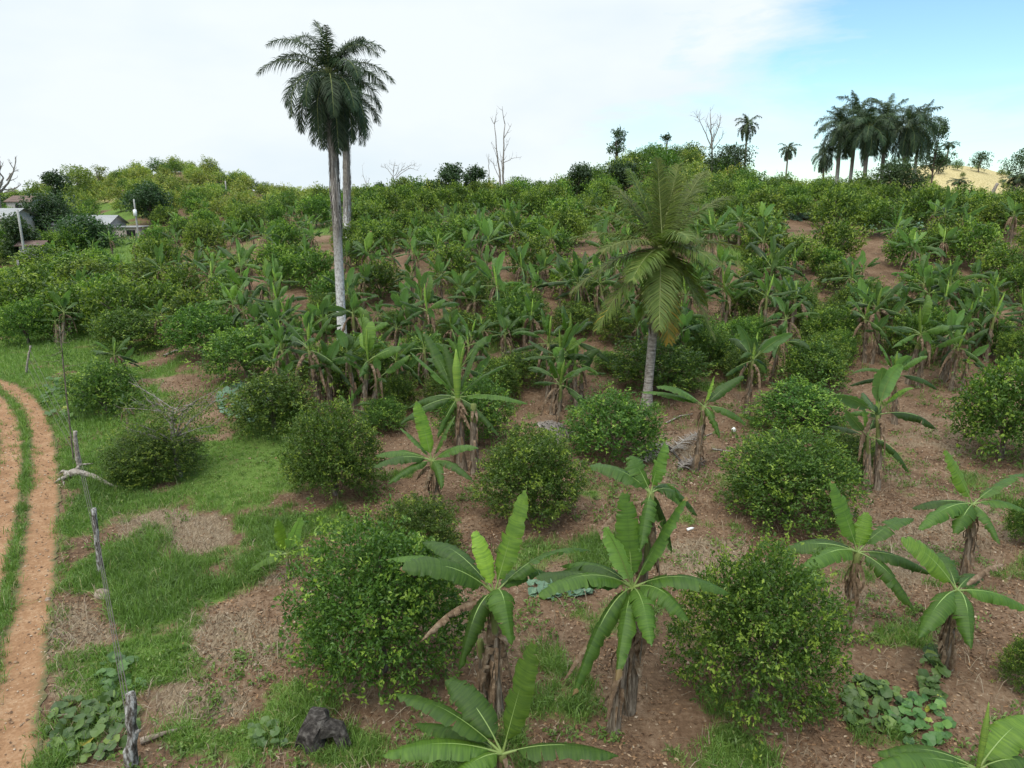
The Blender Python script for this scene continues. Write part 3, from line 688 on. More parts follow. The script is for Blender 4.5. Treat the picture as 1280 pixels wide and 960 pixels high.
def stem_obj(root, C, rng, **kw):
    a_, b_ = pseudostem(C, rng, **kw)
    s = a_.build('pseudostem', M['bstem'], root, smooth=True)
    if b_.n and C[2] > .9: b_.build('dry_sheath', M['bdead'], s)
    return s
def banana(rng, nl=9, h=2.1, L=1.9, W=.5, dead=3, tear=.45, new=True, simple=False, second=False):
    root = empty('banana_plant', (0, 0, 0))
    C = np.array([rng.normal(0, .08), rng.normal(0, .08), h]); stem_obj(root, C, rng, flaps=22 if simple else 26)
    crowns = [(C, nl, 1.0)]
    if second:
        a_ = rng.uniform(0, 6.28); C2 = np.array([.5 * math.cos(a_), .5 * math.sin(a_), h * .72])
        stem_obj(root, C2, rng, r0=.11, r1=.06, flaps=20, base=(.35 * math.cos(a_), .35 * math.sin(a_), -.1)); crowns.append((C2, 5, .8))
    mbs = MB()
    for C_, n_, q in crowns:
        ph0 = rng.uniform(0, 6.28)
        for i in range(n_):
            age = i / max(n_ - 1, 1); ph = ph0 + i * 2.4 + rng.normal(0, .5); e = R(84 - age * 84 + rng.normal(0, 14)); l = L * q * rng.uniform(.85, 1.12) * (.85 if age < .1 else 1)
            o = np.array([math.cos(ph), math.sin(ph), 0]); d0 = o * math.cos(e) + UP * math.sin(e)
            P1 = C_ + d0 * l * .55; P2 = P1 + (o * (.30 + .18 * math.cos(e)) + UP * (.40 - age * 1.05 + rng.normal(0, .18))) * l * .62
            sh = float(np.clip(.50 - age * .5 + rng.normal(0, .15), 0, .8)); ro = rng.normal(0, .75 if age < .5 else .35)
            a_ = (C_, P1, P2, W * q * rng.uniform(.85, 1.15), rng, sh, float(np.clip(tear * (.35 + age) + rng.normal(0, .15), .05, .95)), .25 + .6 * age)
            if simple: blade(mbs, *a_, n=22, roll=ro, ragged=.62)
            else: leaf_obj(root, 'leaf', *a_, roll=ro)
    if new:
        a_ = rng.normal(0, .18, 2); mb = mbs if simple else MB()
        furled(mb, C, C + np.array([a_[0], a_[1], 1.0]) * rng.uniform(.9, 1.35), rng, rng.uniform(.05, .085))
        if not simple: mb.build('furled_leaf', M['banana'], root, smooth=True)
    if simple: mbs.build('leaves', [M['banana'], M['midrib']], root, smooth=True)
    mbd = MB()
    for i in range(dead):
        ph = rng.uniform(0, 6.28); o = np.array([math.cos(ph), math.sin(ph), 0]); l = rng.uniform(.8, 1.5) * min(1, h / 1.8)
        a_ = (C - UP * rng.uniform(.05, .3), C + o * .38 * l + UP * .12, C + o * rng.uniform(.3, .6) * l - UP * l, rng.uniform(.2, .36), rng, .1, .9, 1.1)
        if simple: blade(mbd, *a_, mats=(0, 0), n=14)
        else: leaf_obj(root, 'dead_leaf', *a_, mats=(0, 1))
    if simple and mbd.n: mbd.build('dead_leaves', M['bdead'], root)
    return root
ANEAR = [Pool(lambda k=k: banana(seeded(400 + k), [8, 7, 8, 7][k], 2.1, [1.9, 1.75, 2.0, 1.7][k], .5, [3, 4, 2, 5][k], [.35, .55, .4, .7][k], k != 1, False, k in (0, 3))) for k in range(4)]
AFAR = [Pool(lambda k=k: banana(seeded(500 + k), [9, 8, 10, 8, 7, 9, 6, 10, 8][k], 2.1, [2.3, 2.1, 2.4, 2.0, 2.2, 2.1, 1.9, 2.2, 2.5][k], .54, [4, 6, 4, 7, 5, 4, 8, 5, 6][k], [.5, .7, .6, .8, .65, .55, .9, .5, .75][k], k % 3 != 1, True, k % 2 == 0)) for k in range(9)]
def put_banana(P, s, near=False, label=None, lm=None, k=None):
    pools = ANEAR if near else AFAR; k = int(RNG.integers(len(pools))) if k is None else k
    o = pools[k].place(P, RNG.uniform(0, 6.28), (s, s, s * RNG.uniform(.9, 1.12)))
    o.rotation_euler = (RNG.normal(0, .07), RNG.normal(0, .07), o.rotation_euler[2])
    u, v = uvof(P + UP * 2.2 * s)
    tag(o, label or '', 'banana plant', 'banana plants of the orchard')
    if not label: AUTO.append((o, 'banana plant', u, v))
    if lm: LM.append((u, v, lm))
    PLANTS.append((P[0], P[1], .9 * s)); return o
def banana_px(u, vb, vc, label=None, lm=None, k=None):
    P = ground(u, vb); h = H + slope(vc) * P[1] - P[2]; s = float(np.clip(h / 2.1, .45, 1.35))
    return put_banana(P, s, P[1] < 40, label, lm, k)
for a_ in [
    (497, 502, 450, 'banana plant with a thin bare spike standing between two bushes uphill of the lawn', None, 3),
    (160, 540, 512, 'small banana plant with few leaves at the grassy foot of the dark bush', None, 1),
    (150, 482, 440, 'ragged banana plant with withered leaves behind the dark bush by the leaning pole', 'the ragged banana by the track', 3),
    (405, 500, 455, None, None, 0), (210, 434, 396, None, None, 1), (440, 545, 510, None, None, 2), (375, 445, 415, None, None, 2), (408, 440, 412, None, None, 0), (472, 432, 398, None, None, 1),
    (527, 452, 392, None, None, 0), (605, 450, 412, None, None, 2), (628, 442, 402, None, None, 1),
    (694, 545, 478, 'banana plant with an upright pale furled leaf beside the grey frond heap', 'the banana beside the frond heap', 2),
    (720, 510, 452, None, None, 0),
    (934, 520, 446, 'full-leaved banana plant with a shaggy brown stem uphill of the coconut palm litter', 'the shaggy-stemmed banana', 2),
    (955, 425, 372, None, None, 0), (988, 425, 370, None, None, 3), (915, 410, 372, None, None, 1),
    (1096, 612, 528, 'tall two-stemmed banana plant with spreading leaves beside the bare clearing', 'the tall two-stemmed banana', 0),
    (1118, 530, 462, None, None, 2), (1135, 480, 408, None, None, 0), (1188, 488, 432, None, None, 3), (1235, 405, 368, None, None, 2), (1165, 420, 365, None, None, 0), (1215, 390, 348, None, None, 1), (1268, 425, 378, None, None, 0), (1120, 440, 385, None, None, 1),
]: banana_px(*a_)

def hero(base, crown, leaves, label, lm=None, dead=(), stems=(), new=None, W=.54, seed=0, cy=0.0, r0=.105):
    """a plant of the front rows: every leaf is aimed (tip u, tip v, metres farther than the crown, arch, width, shade, tear)"""
    rng = seeded(900 + seed); B = ground(*base); root = empty('banana_plant', B)
    C = at(crown[0], crown[1], B[1] + cy) - B
    stem_obj(root, C, rng, flaps=46, r0=r0, r1=r0 * .55)
    for st in stems:
        b2 = ground(st[0], st[1]) - B; c2 = at(st[2], st[3], B[1] + b2[1]) - B; stem_obj(root, c2, rng, flaps=18, r0=r0 * .85, r1=r0 * .5, base=b2 - UP * .1)
    for tu, tv, dy, arch, wd, sh, tear in leaves:
        tip = at(tu, tv, B[1] + cy + dy) - B; mid = (C + tip) / 2 + UP * arch; age = np.clip((C[2] + .5 - tip[2]) / 1.6, 0, 1)
        ro = rng.normal(0, .22) if tip[2] < C[2] + .55 else rng.choice([-1, 1]) * rng.uniform(.2, .65)
        leaf_obj(root, 'leaf', C, mid, tip, wd * W / .5, rng, min(.9, sh * 1.0) + rng.normal(0, .06), min(.9, tear + .05) if tip[2] < C[2] + .55 else min(.28, tear), .30 + .5 * age, pf=.12, n=34, roll=ro)
    for tu, tv, dy, arch in dead:
        tip = at(tu, tv, B[1] + cy + dy) - B; leaf_obj(root, 'dead_leaf', C - UP * .15, (C + tip) / 2 + UP * arch, tip, .3, rng, .1, .9, 1.0, mats=(0, 1))
    if new:
        mb = MB(); furled(mb, C, at(new[0], new[1], B[1] + cy) - B, rng, new[2]); mb.build('furled_leaf', M['banana'], root, smooth=True)
    tag(root, label, 'banana plant', 'banana plants of the orchard'); PLANTS.append((B[0], B[1], .9))
    if lm: LM.append((crown[0], crown[1], lm))
    return root
hero((622, 893), (618, 742), [(483, 700, .3, .55, .52, .35, .15), (500, 712, -.5, .5, .52, .3, .15), (528, 678, .9, .5, .5, .2, .5), (592, 664, .3, .25, .34, .85, .1), (657, 612, .4, .1, .42, .6, .7), (738, 688, 1.0, .6, .45, .25, .95), (640, 806, -.8, .75, .6, .3, .15), (574, 838, -.7, .7, .5, .4, .2), (690, 720, .9, .5, .4, .25, .3)],
     'banana plant with a brown withered leaf in front of the big dark citrus bush', 'the banana with a withered leaf', dead=[(525, 803, -.3, .45), (600, 860, -.2, .1), (640, 850, .1, .1)], stems=[(604, 885, 600, 800)], seed=1)
hero((766, 914), (791, 734), [(668, 722, -.2, .28, .58, .25, .1), (668, 748, -.6, .55, .52, .45, .15), (780, 612, .3, .1, .42, .35, .4), (756, 658, -.2, .12, .36, .85, .1), (858, 620, .3, .1, .40, .35, .7), (700, 708, .9, .4, .4, .2, .2), (912, 742, -.2, .45, .5, .3, .2), (862, 778, -.6, .45, .5, .35, .3), (815, 808, -1.0, .4, .46, .35, .2), (715, 872, -.9, .75, .46, .3, .2), (770, 850, -1.1, .5, .4, .3, .3), (700, 715, .8, .45, .4, .15, .4)],
     'banana plant with long spreading leaves beside the wide front bush, a taller one behind it', 'the long-leaved banana', dead=[(705, 850, -.2, .35), (785, 850, .1, .1), (758, 900, -.3, .2), (800, 830, .2, .1), (748, 660, .9, .3)], seed=2)
hero((785, 890), (813, 616), [(735, 583, .2, .3, .46, .35, .15), (787, 570, .3, .12, .46, .45, .3), (831, 552, .2, .06, .42, .4, .6), (872, 645, .1, .45, .42, .35, .7), (852, 632, .8, .5, .42, .25, .5), (800, 690, -.6, .3, .34, .3, .6), (840, 690, .5, .4, .36, .2, .5)],
     'taller banana stem growing just behind the long-leaved banana plant, its crown above it', None, dead=[(748, 665, .3, .3), (825, 720, .2, .1), (800, 740, -.1, .1)], seed=12, r0=.11)
hero((632, 1010), (628, 942), [(478, 945, -.2, .35, .5, .5, .08), (495, 868, .5, .38, .5, .45, .08), (556, 850, .7, .4, .46, .4, .12), (668, 800, .2, .1, .44, .6, .45), (772, 944, -.1, .3, .52, .55, .08), (518, 905, .9, .25, .4, .3, .2), (560, 985, -.5, .3, .45, .5, .1)],
     'young banana plant with broad unbroken leaves at the bottom edge of the picture', 'the bottom-edge banana', seed=3, cy=-.2, r0=.1)
hero((1058, 800), (1072, 690), [(972, 690, .2, .35, .5, .35, .1), (1002, 715, -.7, .4, .5, .4, .1), (1040, 602, .3, .1, .44, .45, .5), (1142, 648, .4, .35, .42, .4, .7), (1165, 718, -.1, .3, .46, .3, .25), (1144, 765, -.7, .4, .44, .35, .5), (1085, 640, .2, .1, .36, .6, .3), (990, 680, .8, .35, .36, .2, .3)],
     'single-stemmed banana plant leaning uphill between the wide front bush and the squat banana', 'the single-stemmed banana', seed=4, dead=[(985, 682, .5, .3)])
hero((1184, 835), (1196, 738), [(1126, 674, .3, .3, .52, .65, .1), (1148, 798, -.8, .45, .55, .35, .1), (1214, 812, -.9, .55, .58, .4, .1), (1292, 765, .1, .3, .48, .5, .15), (1172, 690, .8, .2, .4, .35, .2), (1225, 720, .8, .25, .4, .3, .3)],
     'squat banana plant with two broad leaves hanging toward the track side, stem dark and short', 'the squat banana', dead=[(1255, 705, .6, .3)], seed=5)
hero((1206, 722), (1216, 630), [(1180, 560, .2, .1, .48, .55, .15), (1140, 635, .3, .25, .5, .3, .15), (1148, 662, -.7, .4, .5, .35, .1), (1282, 592, .5, .25, .42, .45, .5), (1285, 640, -.1, .3, .46, .4, .3), (1194, 668, -.8, .25, .5, .4, .1), (1250, 680, -.8, .3, .4, .3, .3)],
     'banana plant with one upright rounded leaf, below the tall edge bush', 'the upright-leaved banana', seed=6)
hero((1235, 1025), (1222, 962), [(1098, 942, .2, .35, .5, .4, .08), (1090, 958, -.2, .3, .45, .45, .1), (1290, 895, .4, .3, .5, .55, .1), (1150, 985, -.5, .25, .5, .4, .1), (1300, 960, -.1, .3, .5, .5, .1)],
     'banana plant at the bottom corner with a tall green spear', None, seed=7, new=(1240, 882, .045), cy=-.1, r0=.1)
hero((545, 645), (540, 576), [(520, 500, .3, .1, .44, .6, .3), (568, 520, .5, .15, .4, .5, .7), (468, 570, .1, .35, .48, .35, .1), (466, 585, -.6, .4, .48, .35, .2), (485, 605, -.8, .3, .4, .3, .2), (598, 560, .1, .35, .44, .35, .2), (592, 602, -.7, .4, .42, .35, .3), (552, 612, -.9, .4, .36, .4, .2), (500, 535, .8, .2, .36, .4, .2)],
     'banana plant with arching leaves between the lawn-edge bush and the round clearing bush', 'the arching banana', dead=[(530, 615, -.3, .2), (520, 600, .1, .2)], seed=8, r0=.12)
hero((578, 588), (572, 497), [(513, 440, .4, .15, .6, .3, .2), (530, 415, .8, .15, .45, .3, .3), (596, 430, .7, .1, .4, .4, .5), (500, 530, -.5, .4, .5, .3, .2), (510, 510, .3, .4, .46, .25, .2), (636, 455, .8, .3, .42, .3, .9), (660, 505, .1, .35, .46, .35, .2), (624, 545, -.5, .4, .44, .3, .6), (545, 550, -.9, .2, .4, .45, .5), (555, 430, .5, .1, .36, .45, .2)],
     'large banana clump with two thick brown stems and a pale rolled leaf', 'the large two-stemmed clump', dead=[(590, 540, -.3, .1), (570, 550, -.2, .2), (585, 520, -.3, .2)], stems=[(594, 592, 592, 505)], new=(570, 436, .14), seed=9, r0=.17)
hero((868, 588), (880, 508), [(820, 483, .2, .35, .46, .4, .2), (800, 490, .7, .3, .4, .3, .4), (934, 532, -.4, .4, .44, .4, .4), (930, 470, .7, .2, .4, .35, .5), (900, 548, -.7, .35, .36, .4, .4), (893, 470, .2, .05, .22, .85, .2)],
     'slender banana plant beside the fallen fronds at the coconut palm foot', 'the slender banana', seed=10, r0=.11)
hero((358, 726), (359, 692), [(310, 714, -.1, .2, .46, .55, .1), (346, 648, .0, .05, .4, .8, .1), (376, 646, -.1, .05, .4, .8, .1), (400, 690, -.3, .22, .46, .6, .1), (326, 692, .3, .16, .4, .6, .1)],
     'small banana sprout in the grass at the track side of the big dark bush', 'the banana sprout', seed=11, W=.5, r0=.05)
# ------------------------------------------------------------------ palms
def frond(P0, P1, P2, rng, nl=60, LL=.7, lw=.035, hang=.6, plume=.0, s0=.14, shade=.4, old=0.0, mats=(0, 1), rr=.03, C=None):
    mb = MB(); t = np.linspace(0, 1, 30); C = bez(P0, P1, P2, t) if C is None else C; P0 = C[0]; P2 = C[-1]; T = unit(np.gradient(C, axis=0))
    o = P2 - P0; o = np.array([o[0], o[1], 0]); side = unit(np.cross(o, UP)) if np.linalg.norm(o) > .1 else np.array([1., 0, 0])
    q = np.repeat(np.linspace(s0, .995, nl), 2); q = np.clip(q + rng.normal(0, .004, len(q)), s0, 1); sg = np.tile([-1., 1.], nl)
    P = np.stack([np.interp(q, t, C[:, k]) for k in range(3)], 1); Tq = unit(np.stack([np.interp(q, t, T[:, k]) for k in range(3)], 1))
    S = unit(side[None] - Tq * (Tq @ side)[:, None]); N = np.cross(S, Tq)
    L = LL * np.clip(np.sin(np.pi * np.clip(q * .86 + .12, 0, 1)) ** .55, .25, 1) * rng.uniform(.85, 1.1, len(q))
    fa = rng.normal(.15, .12, len(q)) + plume * rng.normal(0, 1.0, len(q))
    sw = (.35 + .75 * q ** 1.6)[:, None]
    D = unit(sg[:, None] * S * np.cos(fa)[:, None] + N * np.sin(fa)[:, None] + Tq * sw)
    g = (hang * rng.uniform(.7, 1.3, len(q)))[:, None]
    mid = P + D * L[:, None] * .5 - UP * g * L[:, None] * .12; D2 = unit(D - UP * g * 1.1); tip = mid + D2 * L[:, None] * .5
    Wd = unit(np.cross(D, np.cross(D, Tq))) ; Wd = unit(Tq - D * (Tq * D).sum(1, keepdims=True))
    w = lw * .5
    v = np.stack([P - Wd * w, P + Wd * w, mid - Wd * w * .9, mid + Wd * w * .9, tip], 1).reshape(-1, 3)
    b = np.arange(len(q))[:, None] * 5; fx = np.zeros((len(q), 5, 3)); fx[..., 2] = np.clip(shade + rng.normal(0, .14, len(q)) + old * q, 0, 1)[:, None]
    mb.add(v, (b + np.array([2, 3, 4])).reshape(-1, 3), (b + np.array([0, 1, 3, 2])).reshape(-1, 4), fx.reshape(-1, 3), mats[0])
    tube(mb, C, np.interp(t, [0, .1, 1], [rr * 1.7, rr, rr * .2]), 5, mats[1])
    return mb
def royal(rng, h, lod=0, crown=1.0, lean=(0, 0), shag=False, group=None, name='royal_palm', trunk_r=.28):
    root = empty(name, (0, 0, 0)); A = np.array([lean[0], lean[1], h])
    t = np.linspace(0, 1, 16); C = bez(np.array([0, 0, -.3]), np.array([lean[0] * .9, lean[1] * .9, h * .45]), A - UP * 1.1 * crown, t)
    mb = MB(); tube(mb, C, trunk_r * np.interp(t, [0, .04, .2, .6, 1], [1.5, 1.12, 1.0, .95, .72]), 12 if lod == 0 else 8, 0, .5, .015, rng); mb.build('trunk', M['rtrunk'], root, smooth=True)
    mb = MB(); tube(mb, np.linspace(C[-1] - UP * .1, A, 5), trunk_r * np.array([.72, .8, .7, .5, .3]), 10, 0); mb.build('crownshaft', M['shaft'], root, smooth=True)
    n = [36, 28, 18][lod]; L = [3.9, 4.0, 3.4][lod] * crown
    for i in range(n):
        age = (i + .5) / n; ph = i * 2.4 + rng.normal(0, .15); o = np.array([math.cos(ph), math.sin(ph), 0])
        e = R(86 - 138 * age + rng.normal(0, 6)); l = L * rng.uniform(.9, 1.1) * (.8 if age < .1 else 1); q = np.linspace(0, 1, 30); ee = np.maximum(e - R(rng.uniform(80, 120)) * (1 if age > .1 else .55) * q ** 1.25, R(-88)); cv = A - UP * .1 + np.cumsum((o[None] * np.cos(ee)[:, None] + UP[None] * np.sin(ee)[:, None]) * l / 30, 0)
        frond(None, None, None, rng, [110, 60, 30][lod], [.9, 1.0, .85][lod] * crown, [.034, .06, .11][lod] * crown, 1.0, .42, .12, .34 + rng.normal(0, .07), 0, C=cv).build('frond', [M['palm'], M['rachis']], root)
    mb = MB(); furled_tip = A + np.array([.1, .0, 1.9 * crown]); tube(mb, np.linspace(A, furled_tip, 6), .05 * np.array([1, .9, .7, .5, .3, .05]), 5, 0); mb.build('spear', M['rachis'], root)
    mb = MB()
    for k in range(3):
        a_ = k * 2.1 + rng.random(); o = np.array([math.cos(a_), math.sin(a_), 0]); b = A - UP * 1.0 * crown
        for j in range(26):
            e = b + o * rng.uniform(.15, .6) + rng.normal(0, .12, 3) - UP * rng.uniform(.3, .9)
            tube(mb, bez(b, b + o * .35, e, np.linspace(0, 1, 4)), [.014, .012, .01, .006], 3, caps=False)
    mb.build('flower_stalks', M['fibre'], root)
    if shag:                               # dry creepers hanging down the upper trunk
        mb = MB(); lo, hi = shag
        for k in range(300):
            s = rng.uniform(lo, hi); i = np.array([np.interp(s, t, C[:, a_]) for a_ in range(3)]); ph = rng.uniform(0, 6.28); o = np.array([math.cos(ph), math.sin(ph), 0]); r = trunk_r * rng.uniform(.7, 1.12)
            l = rng.uniform(.5, 1.7); q = np.linspace(0, 1, 5)[:, None]
            c = i + o * r * (1 + .12 * np.sin(q * 3)) - UP * l * q + rng.normal(0, .015, (5, 3)); sd = np.array([-o[1], o[0], 0]) * rng.uniform(.012, .03)
            mb.add(np.stack([c - sd, c + sd], 1).reshape(-1, 3), None, [(2 * a_, 2 * a_ + 1, 2 * a_ + 3, 2 * a_ + 2) for a_ in range(4)], np.array([0, 0, rng.random()]))
        mb.build('hanging_creeper', M['frondgrey'], root)
    return root
def palm_at(make, u, vb, ua, va, y=None):
    P = ground(u, vb) if y is None else on_ground(u, y, vb)
    A = at(ua, va, P[1]) - P
    o = make(A); o.location = tuple(float(c) for c in P); PLANTS.append((P[0], P[1], 1.0)); return o
o = palm_at(lambda A: royal(seeded(1), A[2], 0, .84, (A[0], A[1]), (.55, .97), trunk_r=.22), 428, 430, 411, 92)
tag(o, 'tall royal palm with a pale whitish trunk rising out of the banana rows', 'palm', 'royal palms'); LM.append((425, 340, 'the tall white-trunked palm'))
o = palm_at(lambda A: royal(seeded(5), A[2], 0, .92, (A[0], A[1]), (.05, .98), trunk_r=.30), 431, 285, 430, 122, 58)
tag(o, 'royal palm with a shaggy creeper-covered trunk partly hidden by the whiter palm in front', 'palm', 'royal palms'); LM.append((432, 262, 'the shaggy palm trunk'))

def coconut():
    rng = seeded(77); B = ground(808, 507); root = empty('coconut_palm', B); C = at(826, 312, B[1]) - B
    t = np.linspace(0, 1, 14); P = bez(np.array([0, 0, -.2]), np.array([.12, 0, C[2] * .5]), C, t)
    mb = MB(); tube(mb, P, np.interp(t, [0, .05, .12, 1], [.30, .24, .18, .15]), 11, 0, .5, .02, rng); mb.build('trunk', M['ctrunk'], root, smooth=True)
    T_ = [(822, 199, .4, .35), (848, 206, .9, .3), (786, 212, .6, .5), (768, 233, 1.3, .5), (914, 245, .5, .9), (880, 215, 1.4, .5), (735, 258, .5, .7), (714, 298, -.2, .9), (752, 314, -1.6, .9), (714, 366, -.6, 1.1), (746, 412, -1.3, 1.1), (770, 385, .3, 1.0),
          (824, 412, -2.2, .9), (836, 428, -.9, .5), (893, 424, -1.0, 1.1), (918, 378, -.3, 1.2), (930, 312, .2, .8), (895, 330, -1.8, .9), (880, 380, .8, 1.0), (800, 400, .5, .9), (862, 300, -1.6, 1.1), (790, 350, -2.0, .8)]
    for i, (tu, tv, dy, ar) in enumerate(T_):
        tip = at(tu, tv, B[1] + dy) - B; mid = (C + tip) / 2 + UP * ar * .8 + (C - tip) * .06
        old = .55 if i == 13 else .08
        frond(C + rng.normal(0, .05, 3), mid, tip, rng, 105, .98, .036, .55, .05, .10, .42 if tv > 300 else .36, old, rr=.035).build('frond', [M['coco'], M['rachis']], root)
    mb = MB()
    for k in range(260):
        ph = rng.uniform(0, 6.28); o = np.array([math.cos(ph), math.sin(ph), 0]); b = C + o * .18 - UP * rng.uniform(.2, 1.2); l = rng.uniform(.9, 2.3); q = np.linspace(0, 1, 5)[:, None]
        c = b + o * .14 * np.sin(q * 2.6) - UP * l * q + rng.normal(0, .02, (5, 3)); sd = np.array([-o[1], o[0], 0]) * rng.uniform(.012, .035)
        mb.add(np.stack([c - sd, c + sd], 1).reshape(-1, 3), None, [(2 * a_, 2 * a_ + 1, 2 * a_ + 3, 2 * a_ + 2) for a_ in range(4)])
    mb.build('dry_skirt', M['fibre'], root)
    for k in range(9):
        a_ = k * 2.4; p = C + np.array([.30 * math.cos(a_), .30 * math.sin(a_) - .1, -.15 - .22 * (k % 3)]); q = np.linspace(0, math.pi, 8)
        mb = MB(); tube(mb, p + UP * (.14 * np.cos(q))[:, None], .11 * np.sin(q) + .004, 9); mb.build('coconut', M['nut'], root, smooth=True)
    PLANTS.append((B[0], B[1], 1.0)); return root
tag(coconut(), 'coconut palm with arching feathery fronds and one yellowed hanging frond over bare soil', 'palm'); LM.append((818, 400, 'the coconut palm'))

# the palms on the far rise
PALMB = Pool(lambda: royal(seeded(31), 8.4, 1, 1.0, (.2, 0), trunk_r=.25)); PALMC = Pool(lambda: royal(seeded(32), 8.4, 1, 1.0, (-.5, .3), trunk_r=.25)); PALMS = Pool(lambda: royal(seeded(33), 10.0, 2, .8, (.1, 0), trunk_r=.2))
def far_palm(pool, u, vb, va, y, cw, label, group, h0=8.4, w0=5.2):
    P = on_ground(u, y, vb); h = H + slope(va) * y - P[2]; s = cw * y / F / w0 * (.88 if pool is not PALMS else 1)
    o = pool.place(P, RNG.uniform(0, 6.28), (s, s, h / h0)); tag(o, label, 'palm', group); PLANTS.append((P[0], P[1], 1.5)); return o
gp = 'royal palms in the hilltop clump'
far_palm(PALMB, 1047, 225, 158, 108, 56, 'royal palm at the track-side end of the hilltop clump, trunk against the sky', gp); LM.append((1050, 205, 'the hilltop palm clump'))
far_palm(PALMC, 1062, 230, 147, 112, 52, 'tallest royal palm of the hilltop clump, second along', gp)
far_palm(PALMB, 1080, 235, 158, 102, 58, 'royal palm third along the hilltop clump, with a thick leaning pale trunk', gp)
far_palm(PALMC, 1104, 228, 150, 110, 56, 'royal palm in the middle of the hilltop clump, fourth along', gp)
far_palm(PALMB, 1124, 238, 158, 104, 54, 'royal palm of the hilltop clump standing beside the round leafy tree, fifth along', gp)
far_palm(PALMC, 1143, 226, 158, 112, 46, 'royal palm at the outer end of the hilltop clump, half inside the round leafy tree', gp)
far_palm(PALMC, 1031, 225, 193, 118, 28, 'short royal palm below the hilltop clump on its track side', gp)
gs = 'lone palms on the skyline'
far_palm(PALMS, 931, 205, 155, 150, 30, 'taller of the two lone thin skyline palms between bare tree and palm clump', gs, 10, 4.6)
far_palm(PALMS, 982, 222, 186, 150, 26, 'shorter of the two lone thin skyline palms between bare tree and palm clump', gs, 10, 4.6)
far_palm(PALMS, 1182, 207, 180, 168, 26, 'small palm standing on top of the dry tan hill', gs, 10, 4.6)
far_palm(PALMS, 1270, 238, 222, 122, 40, 'dark low palm below the tan hill at the edge of the picture', gs, 10, 4.6)
far_palm(PALMS, 1196, 240, 226, 122, 30, 'low palm at the foot of the dry tan hill', gs, 10, 4.6)

# ------------------------------------------------------------------ trees
def tree(u, y, vt, wpx, label, mat='darktree', n=900, leaf=.3, lobes=7, sparse=0.0, name='tree', cat='tree', group='trees on the far slopes', vb=260, trunk=.16, low=.25, shade=.35, bark_='bark', flat=.8, seed=None):
    rng = seeded(int(u * 7 + y) if seed is None else seed); P = on_ground(u, y, vb); h = H + slope(vt) * y - P[2]; w = wpx * y / F
    root = empty(name, P); mb = MB(); top = np.array([rng.normal(0, .05) * w, 0, h * .7])
    tube(mb, bez(np.array([0, 0, -.3]), np.array([rng.normal(0, .1), 0, h * .35]), top, np.linspace(0, 1, 8)), np.linspace(trunk, trunk * .35, 8), 7)
    cs = []
    for k in range(lobes):
        a_ = k * 2.4 + rng.random(); q = rng.uniform(.3, 1); z = h * (low + (1 - low) * rng.uniform(.15, .85)); rad = w * .5 * q * (1 - .35 * abs((z / h - .55)))
        c = np.array([math.cos(a_) * rad * .62, math.sin(a_) * rad * .62, z]); cs.append((c, w * rng.uniform(.17, .30) * (1 - sparse * .45)))
        tube(mb, bez(np.array([0, 0, h * rng.uniform(.2, .5)]), c * np.array([.4, .4, .8]), c, np.linspace(0, 1, 6)), np.linspace(trunk * .45, trunk * .1, 6), 5)
    cs.append((np.array([0, 0, h * (1 - .17)]), w * .22 * (1 - sparse * .4)))
    mb.build('trunk', M[bark_], root, smooth=True)
    Ps = []; Os = []
    for c, r in cs:
        m_ = int(n / len(cs)); d = unit(rng.normal(size=(m_, 3))); rr = r * np.clip(1 - np.abs(rng.normal(0, .3, m_)), .2, 1) * (.7 + .5 * vnoise(d[:, 0] * 3 + 50, d[:, 1] * 3 + d[:, 2] * 5 + 50, 3))
        p = c + d * rr[:, None] * np.array([1, 1, flat]); p[:, 2] = np.clip(p[:, 2], .1, h * 1.0); Ps.append(p); Os.append(d)
    Pp = np.concatenate(Ps); O = np.concatenate(Os); per = 4
    Pp = np.repeat(Pp, per, 0) + rng.normal(0, leaf * .45, (len(Pp) * per, 3)); O = np.repeat(O, per, 0); m_ = len(Pp)
    D = unit(O * .6 + rng.normal(0, .8, Pp.shape)); Nn = unit(O * .5 + UP * .9 + rng.normal(0, .5, Pp.shape)); L = leaf * rng.uniform(.6, 1.3, m_)
    mb = MB(); diamonds(mb, Pp, D, Nn, L, L * .55, np.clip(rng.normal(shade, .18, m_) + (rng.random(m_) < .08) * .35, 0, 1), .15); mb.build('crown', M[mat], root)
    tag(root, label, cat, group); return root
tree(187, 92, 229, 58, 'dark round mango-like tree behind the cement house', lobes=9, n=1300, low=.2, trunk=.2); LM.append((187, 255, 'the dark round tree'))
tree(72, 96, 210, 34, 'dark narrow upright tree rising above the grey roofs', lobes=8, n=900, low=.3)
tree(14, 70, 268, 50, 'dark bushy tree in front of the grey-roofed house at the picture edge', lobes=8, n=900, low=.05, shade=.5)
tree(60, 84, 242, 66, 'broad dark tree between the two grey-roofed buildings', lobes=9, n=1300, low=.15)
tree(105, 78, 272, 84, 'low spreading dark tree in front of the cement house', lobes=10, n=1300, low=.15, shade=.5)
tree(103, 128, 208, 58, 'light green bushy tree on the hillside above the cement house', 'shrub', lobes=9, n=1100, low=.1, shade=.3)
tree(127, 135, 203, 36, 'thin grey half-bare tree on the hill skyline', 'shrub', n=170, leaf=.28, sparse=1, lobes=9, low=.45, bark_='bare', trunk=.14)
tree(43, 125, 226, 34, 'pale rounded tree on the skyline beside the bare white-limbed tree', 'shrub', n=500, lobes=6, low=.2, shade=.2)
tree(20, 110, 246, 40, 'dark shrub-like tree at the foot of the bare white-limbed tree', n=600, lobes=6, low=.1)
tree(566, 90, 205, 44, 'dark upright tree on the crest, track side of the bare twin tree', lobes=8, n=700, low=.1); LM.append((570, 228, 'the dark crest trees'))
